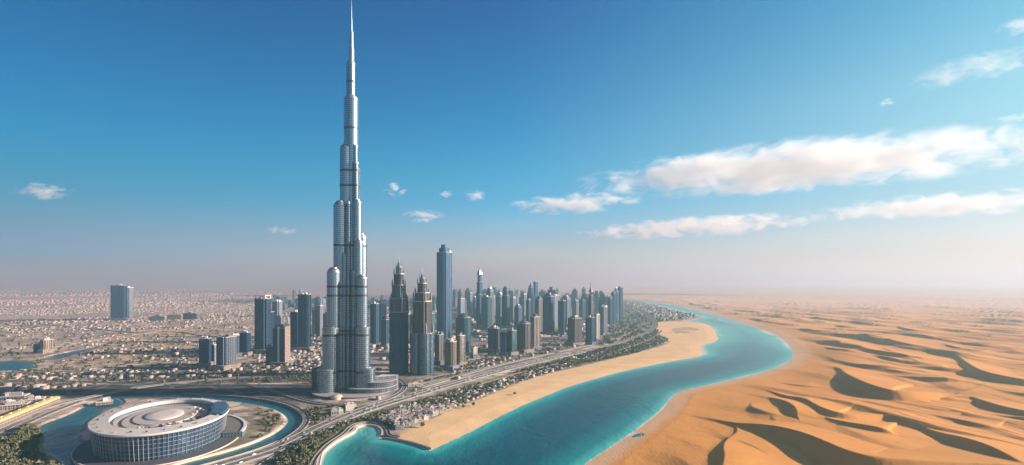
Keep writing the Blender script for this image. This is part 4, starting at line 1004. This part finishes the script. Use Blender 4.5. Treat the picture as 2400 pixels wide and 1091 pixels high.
def house_mesh(k, hip):
    r = random.Random(k); mb = MB(); w, d, h = 2.0, r.uniform(1.3, 1.9), r.uniform(.9, 1.5)
    mb.box(-w/2, w/2, -d/2, d/2, 0, h, 0, 1)
    if hip:
        o = rect(w*1.08, d*1.08); mb.loft([(o, h+.01), (rect(w*.45, d*.12), h+.5)], 1)
    else:
        for s in ((-w/2, w/2, -d/2, -d/2+.08), (-w/2, w/2, d/2-.08, d/2), (-w/2, -w/2+.08, -d/2+.08, d/2-.08), (w/2-.08, w/2, -d/2+.08, d/2-.08)): mb.box(*s, h+.005, h+.14, 0)
        mb.box(-w*.3, w*.05, -d*.2, d*.25, h+.01, h+.55, 0, 1)
    ww = r.uniform(.7, 1.1); mb.box(w/2, w/2+ww, -d*.35, d*.3, 0, h*.62, 0, 1)
    for j in range(3):
        x = -w*.33 + j*w*.33
        for y_, s in ((-d/2-.015, -1), (d/2+.015, 1)): mb.box(x-.12, x+.12, min(y_, y_-s*.014), max(y_, y_-s*.014), h*.35, h*.75, 2)
    return mb
hv = []
for k in range(8):
    mb = house_mesh(k, k % 4 == 3); mm = hmats[k % 4]; o = mb.build('house', [mm[0], mm[1], M['win']]); me = o.data; bpy.data.objects.remove(o); hv.append(me)
hlab = ['beige flat roofed house among the crowded low houses between highway and beach', 'grey flat roofed house among the crowded low houses between highway and beach',
        'white flat roofed house among the crowded low houses between highway and beach', 'house with a reddish hipped roof among the low houses between highway and beach']
hr_ = random.Random(77)
for i in ind:
    k = hr_.choices(range(8), [3, 3, 3, 1, 3, 3, 3, 1])[0]
    o = bpy.data.objects.new('house', hv[k]); COL.objects.link(o); o.location = (HX[i], HY[i], 1.95); s = HR[i]
    o.scale = (s, s, s); o.rotation_euler = (0, 0, .35 + hr_.uniform(-.35, .35) + hr_.choice([0, 1.5708]))
    left = HX[i] < -330 and HY[i] < 1500
    tag(o, hlab[k % 4] if not left else ['beige', 'grey', 'white', 'red roofed'][k % 4] + ' low house on the dusty plain left of the tallest tower', 'house', 'low houses in the city')
def boxes(name, X, Y, R_, seed, hlo, hhi, palette, cap=None):
    g_ = np.random.default_rng(seed); n = len(X); w = R_*g_.uniform(.7, 1.1, n); d = R_*g_.uniform(.5, 1.0, n); h = R_*g_.uniform(hlo, hhi, n)
    a = g_.choice([.35, .35+np.pi/2], n) + g_.normal(0, .15, n); ca, sa = np.cos(a), np.sin(a)
    cs = np.array([(-1,-1),(1,-1),(1,1),(-1,1)]); V = np.zeros((n, 8, 3))
    for j, (p, q) in enumerate(cs):
        x, y = p*w, q*d
        for l in (0, 1): V[:, j+4*l, 0] = X + x*ca - y*sa; V[:, j+4*l, 1] = Y + x*sa + y*ca; V[:, j+4*l, 2] = 1.9 + l*h
    fq = np.array([[0,1,5,4],[1,2,6,5],[2,3,7,6],[3,0,4,7],[4,5,6,7]]); Fq = (np.arange(n)[:, None, None]*8 + fq[None]).reshape(-1, 4)
    base = np.array(palette)[g_.integers(0, len(palette), n)] * g_.uniform(.75, 1.15, (n, 1)); fw_ = sstep(2600, 5200, Y)[:, None]*.7; base = base*(1-fw_) + np.array([.44, .385, .35])*fw_; fc = np.repeat(base, 5, 0); fc[4::5] *= g_.uniform(.7, 1.2, (n, 1))  # distant walls blended to a haze tone in their colour
    return np_mesh(name, V.reshape(-1, 3), Fq, M['mass'], {'col': ('FACE', np.clip(fc, 0, .85))})
M['mass'] = mat('plaster walls', rough=.85, spec=.2); t = NT(M['mass']); at = t.new('ShaderNodeAttribute', attribute_name='col').outputs['Color']
ps = t.new('ShaderNodeNewGeometry'); f = t.noise(t.scale(ps.outputs['Position'], (.3, .3, .5)), 1, 3, .7)
t.l.new(t.mix(.6, at, t.ramp(f, [(.35, (.5,.52,.55)), (.6, (1.1,1.1,1.1))]), 'MULTIPLY'), t.b.inputs['Base Color'])
tag(boxes('house_sprawl', HX[rest], HY[rest], HR[rest], 8, .45, 1.15, [(.46,.39,.345),(.40,.345,.31),(.34,.31,.305),(.54,.49,.45),(.20,.21,.235),(.44,.36,.30)]), 'low pale houses spreading over the plain to the horizon', 'houses', kind='stuff')

# ------------------------------------------------------------------ trees
def tree_variant(k):
    r = np.random.default_rng(100+k); n = 110
    u = r.normal(size=(n, 3)); u /= np.linalg.norm(u, axis=1)[:, None]; lob = 1 + .28*np.sin(u[:, 0]*4+k)*np.cos(u[:, 1]*5-k)
    P = u * (r.uniform(.45, 1.0, n)**.5 * lob)[:, None] * np.array([1, 1, .72]) + np.array([0, 0, 1.35])
    N = r.normal(size=(n, 3)) + u*.8; N /= np.linalg.norm(N, axis=1)[:, None]; T1 = np.cross(N, r.normal(size=(n, 3))); T1 /= np.linalg.norm(T1, axis=1)[:, None]; T2 = np.cross(N, T1)
    s = r.uniform(.14, .32, n)[:, None]; V = np.stack([P-T1*s-T2*s*.7, P+T1*s-T2*s*.7, P+T1*s*.8+T2*s, P-T1*s*.9+T2*s*.8], 1).reshape(-1, 3)
    return V, np.arange(n*4).reshape(-1, 4)
tv = []
tmb = MB(); tmb.loft([(circ(0, 0, .10, 7), 0), (circ(.02, 0, .07, 7), .6), (circ(.03, .02, .05, 7), 1.0), (circ(.1, .05, .02, 7), 1.5)], 0)
for a in (0.4, 2.4, 4.5): tmb.loft([([(x*1 + .03, y) for x, y in circ(0, 0, .04, 5)], .75), ([(x*.5 + .5*math.cos(a), y*.5 + .5*math.sin(a)) for x, y in circ(0, 0, .03, 5)], 1.4)], 0)
o = tmb.build('trunk', M['trunk']); trunk_me = o.data; bpy.data.objects.remove(o)
for k in range(5):
    V, Fq = tree_variant(k); o = np_mesh('crown', V, Fq, M['leaf'] if k % 2 else M['leaf2']); tv.append((o.data, V, Fq)); bpy.data.objects.remove(o)
TX, TY, TR, TK = [], [], [], []
tg = np.random.default_rng(51)
def add_trees(px, n, seed, lo, hi, tid, clump=.0):
    X, Y = sample(px, n, seed); ok = free(X, Y, 2.5, 1)
    if clump: ok &= fbm(X/35, Y/35, 3) > clump - .5
    hx = np.hypot(X[:, None]-HX[None, ind], Y[:, None]-HY[None, ind]) if n < 2600 else None
    if hx is not None: ok &= (hx > HR[ind][None]*1.35 + 1.5).all(1)
    ok &= sdf_poly(X, Y, beach_poly) > -4
    TX.extend(X[ok]); TY.extend(Y[ok]); TR.extend(tg.uniform(lo, hi, int(ok.sum()))); TK.extend([tid]*int(ok.sum()))
add_trees([(20,1030),(55,1002),(98,1008),(110,1040),(80,1066),(130,1080),(150,1110),(-60,1110),(-40,1050)], 620, 1, 2.4, 4.6, 0)
add_trees([(640,1100),(690,1058),(730,1035),(745,1050),(735,1100)], 260, 2, 2.2, 4.4, 1)
add_trees([(690,1040),(790,1000),(880,970),(930,960),(900,985),(840,990),(800,1010),(740,1045)], 260, 3, 1.8, 3.6, 1)
add_trees([(395,1075),(470,1050),(560,1018),(600,1028),(520,1058),(420,1080)], 240, 4, 1.6, 3.2, 2, .45)
add_trees([(560,1030),(585,985),(600,955),(640,965),(660,985),(630,1015),(580,1040)], 260, 5, 1.5, 3.2, 2, .5)
add_trees([(700,975),(720,955),(860,955),(960,925),(940,940),(850,968),(740,1000)], 320, 6, 1.6, 3.3, 3, .4)
add_trees(strip, 2550, 7, 1.8, 3.4, 4, .3)
add_trees([(930,905),(1000,890),(1100,870),(1100,880),(980,910)], 120, 8, 1.6, 3, 3)
add_trees([(1200,875),(1380,828),(1530,778),(1565,800),(1500,826),(1330,862)], 1800, 9, 2.0, 4.0, 4, .35)
add_trees([(1460,706),(1640,742),(1540,760),(1545,795),(1400,810)], 1200, 10, 3, 6, 4, .4)
add_trees([(860,870),(1100,840),(1400,780),(1460,790),(1300,830),(1000,885)], 900, 11, 2, 4, 4, .45)
add_trees([(-200,880),(300,860),(740,850),(740,900),(300,900),(-200,925)], 1400, 12, 2, 4, 5, .5)
add_trees([(-300,760),(600,740),(600,840),(100,870),(-300,850)], 2500, 13, 2, 5, 5, .55)
add_trees([(1540,765),(1575,768),(1640,775),(1600,786),(1560,800)], 160, 14, 2, 3.6, 6, .5)
TX, TY, TR, TK = np.array(TX), np.array(TY), np.array(TR), np.array(TK)
infr = (np.abs(TX/TY) < .925) & (F*H/TY < 432)
oo = np.where(infr)[0]; oo = oo[np.argsort(-(TR/TY)[oo])][:294]
tl_ = ['green tree in the dense grove by the canal at the lower left corner', 'dusty green tree in the planted strip between highway and harbour', 'small tree in the garden around the round glass building',
       'small tree beside the road at the foot of the tallest tower', 'small tree among the houses between highway and beach', 'small tree on the dusty plain to the left', 'dark bush on the sand spit']
def make_tree(x, y, r, k, z, label, group, name='tree'):
    root = thing(name, label, 'tree', (x, y, z), hr_.uniform(0, 6.28), group); root.scale = (r, r, r*hr_.uniform(.85, 1.25))
    for nm, me in (('trunk', trunk_me), ('crown', tv[k][0])):
        c = bpy.data.objects.new(nm, me); COL.objects.link(c); c.parent = root
for i in oo: make_tree(TX[i], TY[i], TR[i], int(tg.integers(0, 5)), 1.95, tl_[TK[i]], 'small trees of the city')
for px, py, lb in ((990,1002,'dark bush alone on the lower end of the pale beach'), (1086,957,'dark bush on the beach, left of a close pair'), (1110,952,'dark bush on the beach, right of a close pair'), (1206,926,'dark bush higher up the beach near the houses')):
    X, Y = G(px, py, 2); make_tree(X, Y, 3.2, 1, 1.6, lb, 'bushes on the beach', 'bush')
tr = np.setdiff1d(np.arange(len(TX)), oo)
VV, FF, off = [], [], 0
for i in tr:
    V, Fq = tv[i % 5][1], tv[i % 5][2]; far = TY[i] > 1500; q = Fq[::6 if far else 3]
    a = i*1.7; ca, sa = math.cos(a), math.sin(a); v = V[q.ravel()].copy(); c0 = v.reshape(-1, 4, 3).mean(1, keepdims=True)
    v = ((v.reshape(-1, 4, 3) - c0)*(2.0 if far else 1.5) + c0).reshape(-1, 3)
    v = np.stack([v[:, 0]*ca - v[:, 1]*sa, v[:, 0]*sa + v[:, 1]*ca, v[:, 2]], 1)*TR[i] + np.array([TX[i], TY[i], 1.9 - TR[i]*.3]); VV.append(v); FF.append(np.arange(len(v)).reshape(-1, 4) + off); off += len(v)
tag(np_mesh('shrubbery', np.concatenate(VV), np.concatenate(FF), M['leaf2']), 'low trees and shrubs scattered through the city', 'shrubs', kind='stuff')

# ------------------------------------------------------------------ cars on the highway
def car_mesh(c):
    mb = MB(); mb.loft([(rect(1.8, 4.4), .35), (rect(1.86, 4.5), .7), (rect(1.7, 4.3), .95)], 0, cap_bot=True); mb.loft([(rect(1.6, 2.6, 0, -.2), .951), (rect(1.3, 1.6, 0, -.25), 1.45)], 1, mt=0)
    for sx in (-.86, .86):
        for y in (-1.4, 1.4): mb.loft([([(sx-.1, y-.32), (sx+.1, y-.32), (sx+.1, y+.32), (sx-.1, y+.32)], .02), ([(sx-.1, y-.2), (sx+.1, y-.2), (sx+.1, y+.2), (sx-.1, y+.2)], .62)], 2)
    return mb
cm = []
for nm, c in (('white', (.8,.8,.78)), ('silver', (.5,.51,.52)), ('black', (.03,.03,.035)), ('red', (.4,.04,.03))):
    o = car_mesh(c).build('car', [mat('car paint '+nm, c, .25, .2), M['win'], M['darkroof']]); cm.append((nm, o.data)); bpy.data.objects.remove(o)
Pm = ROADS[0][0]; sl = np.concatenate([[0], np.cumsum(np.linalg.norm(np.diff(Pm, axis=0), axis=1))]); Nm = frame(Pm)
for k in range(230):
    s = 60 + hr_.random()**.85*2300; j = int(np.searchsorted(sl, s)) - 1; f_ = (s-sl[j])/(sl[j+1]-sl[j]); p = Pm[j]*(1-f_)+Pm[j+1]*f_; n_ = Nm[j]
    side = hr_.choice([-1, 1]); lane = hr_.choice([-4.2, 0, 4.2]); q = p + n_*(8*side + lane); nm, me = hr_.choices(cm, [5, 3, 3, 1])[0]
    o = bpy.data.objects.new('car', me); COL.objects.link(o); o.location = (q[0], q[1], 3.4); o.rotation_euler = (0, 0, math.atan2(n_[1], n_[0])); o.scale = (1.1, 1.1, 1.1)
    tag(o, nm + ' car driving along the wide highway', 'car', 'cars on the highway')

# ------------------------------------------------------------------ clouds: each a body of vapour above the haze
def cloud(pl, pr, th, alt, depth, dens, label, seed, thr=.42, ns=4.2, rise=0.0):
    z = alt; A2 = Vector(((pl[0]-1200)*(z-H)/(YH-pl[1]), F*(z-H)/(YH-pl[1]), z)); B2 = Vector(((pr[0]-1200)*(z-H)/(YH-pr[1]), F*(z-H)/(YH-pr[1]), z))
    c = (A2+B2)/2; dv = B2-A2; L = dv.length; m_ = c.y/F; hgt = th*m_
    mb = MB(); n = 20
    ringz = [math.sin(-math.pi/2 + math.pi*(k+.35)/12.7) for k in range(13)]
    mb.loft([(circ(0, 0, math.sqrt(1-z_*z_), n), z_) for z_ in ringz], 0, cap_bot=True)
    m = bpy.data.materials.new('cloud vapour'); m.use_nodes = True; nt = m.node_tree
    for q in list(nt.nodes): nt.nodes.remove(q)
    class X: pass
    t = NT.__new__(NT); t.t = nt; t.n = nt.nodes; t.l = nt.links; t.b = None
    ob = t.obj(); sxyz = (L/2, depth/2, hgt/2)
    ln = t.new('ShaderNodeVectorMath', operation='LENGTH'); t.l.new(ob, ln.inputs[0])
    base = min(sxyz[2]*3.2, 900.0)
    nv = t.scale(ob, (sxyz[0]/base/2.1, sxyz[1]/base/1.8, sxyz[2]/base))
    ad = t.new('ShaderNodeVectorMath', operation='ADD'); t.l.new(nv, ad.inputs[0]); ad.inputs[1].default_value = (seed*3.7, seed*1.3, seed*.7)
    nn = t.noise(ad.outputs[0], ns, 9, .66, .5)
    d = t.math('ADD', t.math('SUBTRACT', 1.0, ln.outputs['Value']), t.math('MULTIPLY', t.math('SUBTRACT', nn, .5), 3.8))
    d = t.math('MULTIPLY', t.math('SUBTRACT', d, thr), 1.5, clamp=True)
    edge = t.math('MULTIPLY', t.math('SUBTRACT', 1.0, ln.outputs['Value']), 6.0, clamp=True)
    d = t.math('MULTIPLY', t.math('MULTIPLY', d, edge), dens)
    pv = t.new('ShaderNodeVolumePrincipled'); t.l.new(d, pv.inputs['Density']); pv.inputs['Color'].default_value = (.98, .99, 1.0, 1); pv.inputs['Anisotropy'].default_value = .1
    ou = t.new('ShaderNodeOutputMaterial'); t.l.new(pv.outputs[0], ou.inputs['Volume'])
    try: m.cycles.volume_step_rate = .16
    except Exception: pass
    o = mb.build('cloud', m); o.location = c; o.scale = sxyz; o.rotation_euler = (0, -math.asin(dv.z/L) if L else 0, math.atan2(dv.y, dv.x))
    return tag(o, label, 'cloud', 'clouds over the city and desert')
cloud((1330,438),(2660,322),122,1600,1900,.0034,'broad white cloud bank stretching to the right edge, largest of all',1,thr=.2)
cloud((1180,488),(1520,466),56,1600,800,.0042,'white wedge shaped cloud left of the large cloud bank',2,thr=.28)
cloud((1330,552),(2010,506),56,1700,1500,.0022,'thin grey white cloud band low over the river bend',3,thr=.26)
cloud((1880,505),(2600,455),66,1700,1500,.0024,'thin cloud band under the large bank at the right edge',4,thr=.26)
cloud((2080,203),(2520,110),54,1700,600,.0026,'ragged bright cloud high up near the right edge',5,thr=.36)
cloud((2325,78),(2480,36),44,1700,300,.006,'small bright cloud at the upper right corner',6,thr=.38)
cloud((2055,244),(2105,239),24,1600,90,.010,'tiny round cloud below the ragged high cloud',7)
cloud((5,447),(185,450),44,1600,500,.0055,'soft flat cloud above the far left plain',8,thr=.36)
cloud((615,537),(710,545),22,1500,500,.004,'faint thin cloud left of the tallest tower',9)
cloud((892,441),(958,447),38,1600,260,.009,'small puffy cloud just right of the tallest tower',10,thr=.36)
cloud((1020,455),(1072,456),20,1600,200,.007,'tiny faint cloud left of the bright oval puff',11,thr=.36)
cloud((1076,457),(1150,458),32,1600,280,.009,'bright oval puff above the tall blue glass block',12,thr=.34)
cloud((930,500),(1056,507),24,1600,500,.005,'flat streak cloud, upper of the pair above the spired towers',13,thr=.36)
cloud((958,517),(1020,517),18,1600,320,.005,'small streak cloud, lower of the pair above the spired towers',14,thr=.36)
cloud((2310,287),(2450,264),22,1600,280,.0045,'thin streak of cloud near the right edge above the large bank',15,thr=.36)

# ------------------------------------------------------------------ haze: one closed box of even air round camera and scene
b = MB(); b.box(-64000, 64000, -64000, 64000, -7, 880)
hz = bpy.data.materials.new('desert haze'); hz.use_nodes = True
hn = hz.node_tree.nodes; hl = hz.node_tree.links
for n in list(hn): hn.remove(n)
pv = hn.new('ShaderNodeVolumePrincipled'); ho = hn.new('ShaderNodeOutputMaterial'); hl.new(pv.outputs[0], ho.inputs['Volume'])
pv.inputs['Color'].default_value = (0.3, 0.535, 0.625, 1); pv.inputs['Absorption Color'].default_value = (0.27, 0, 0, 1); pv.inputs['Density'].default_value = 0.0001; pv.inputs['Anisotropy'].default_value = .3
tag(b.build('haze', hz), kind='stuff')
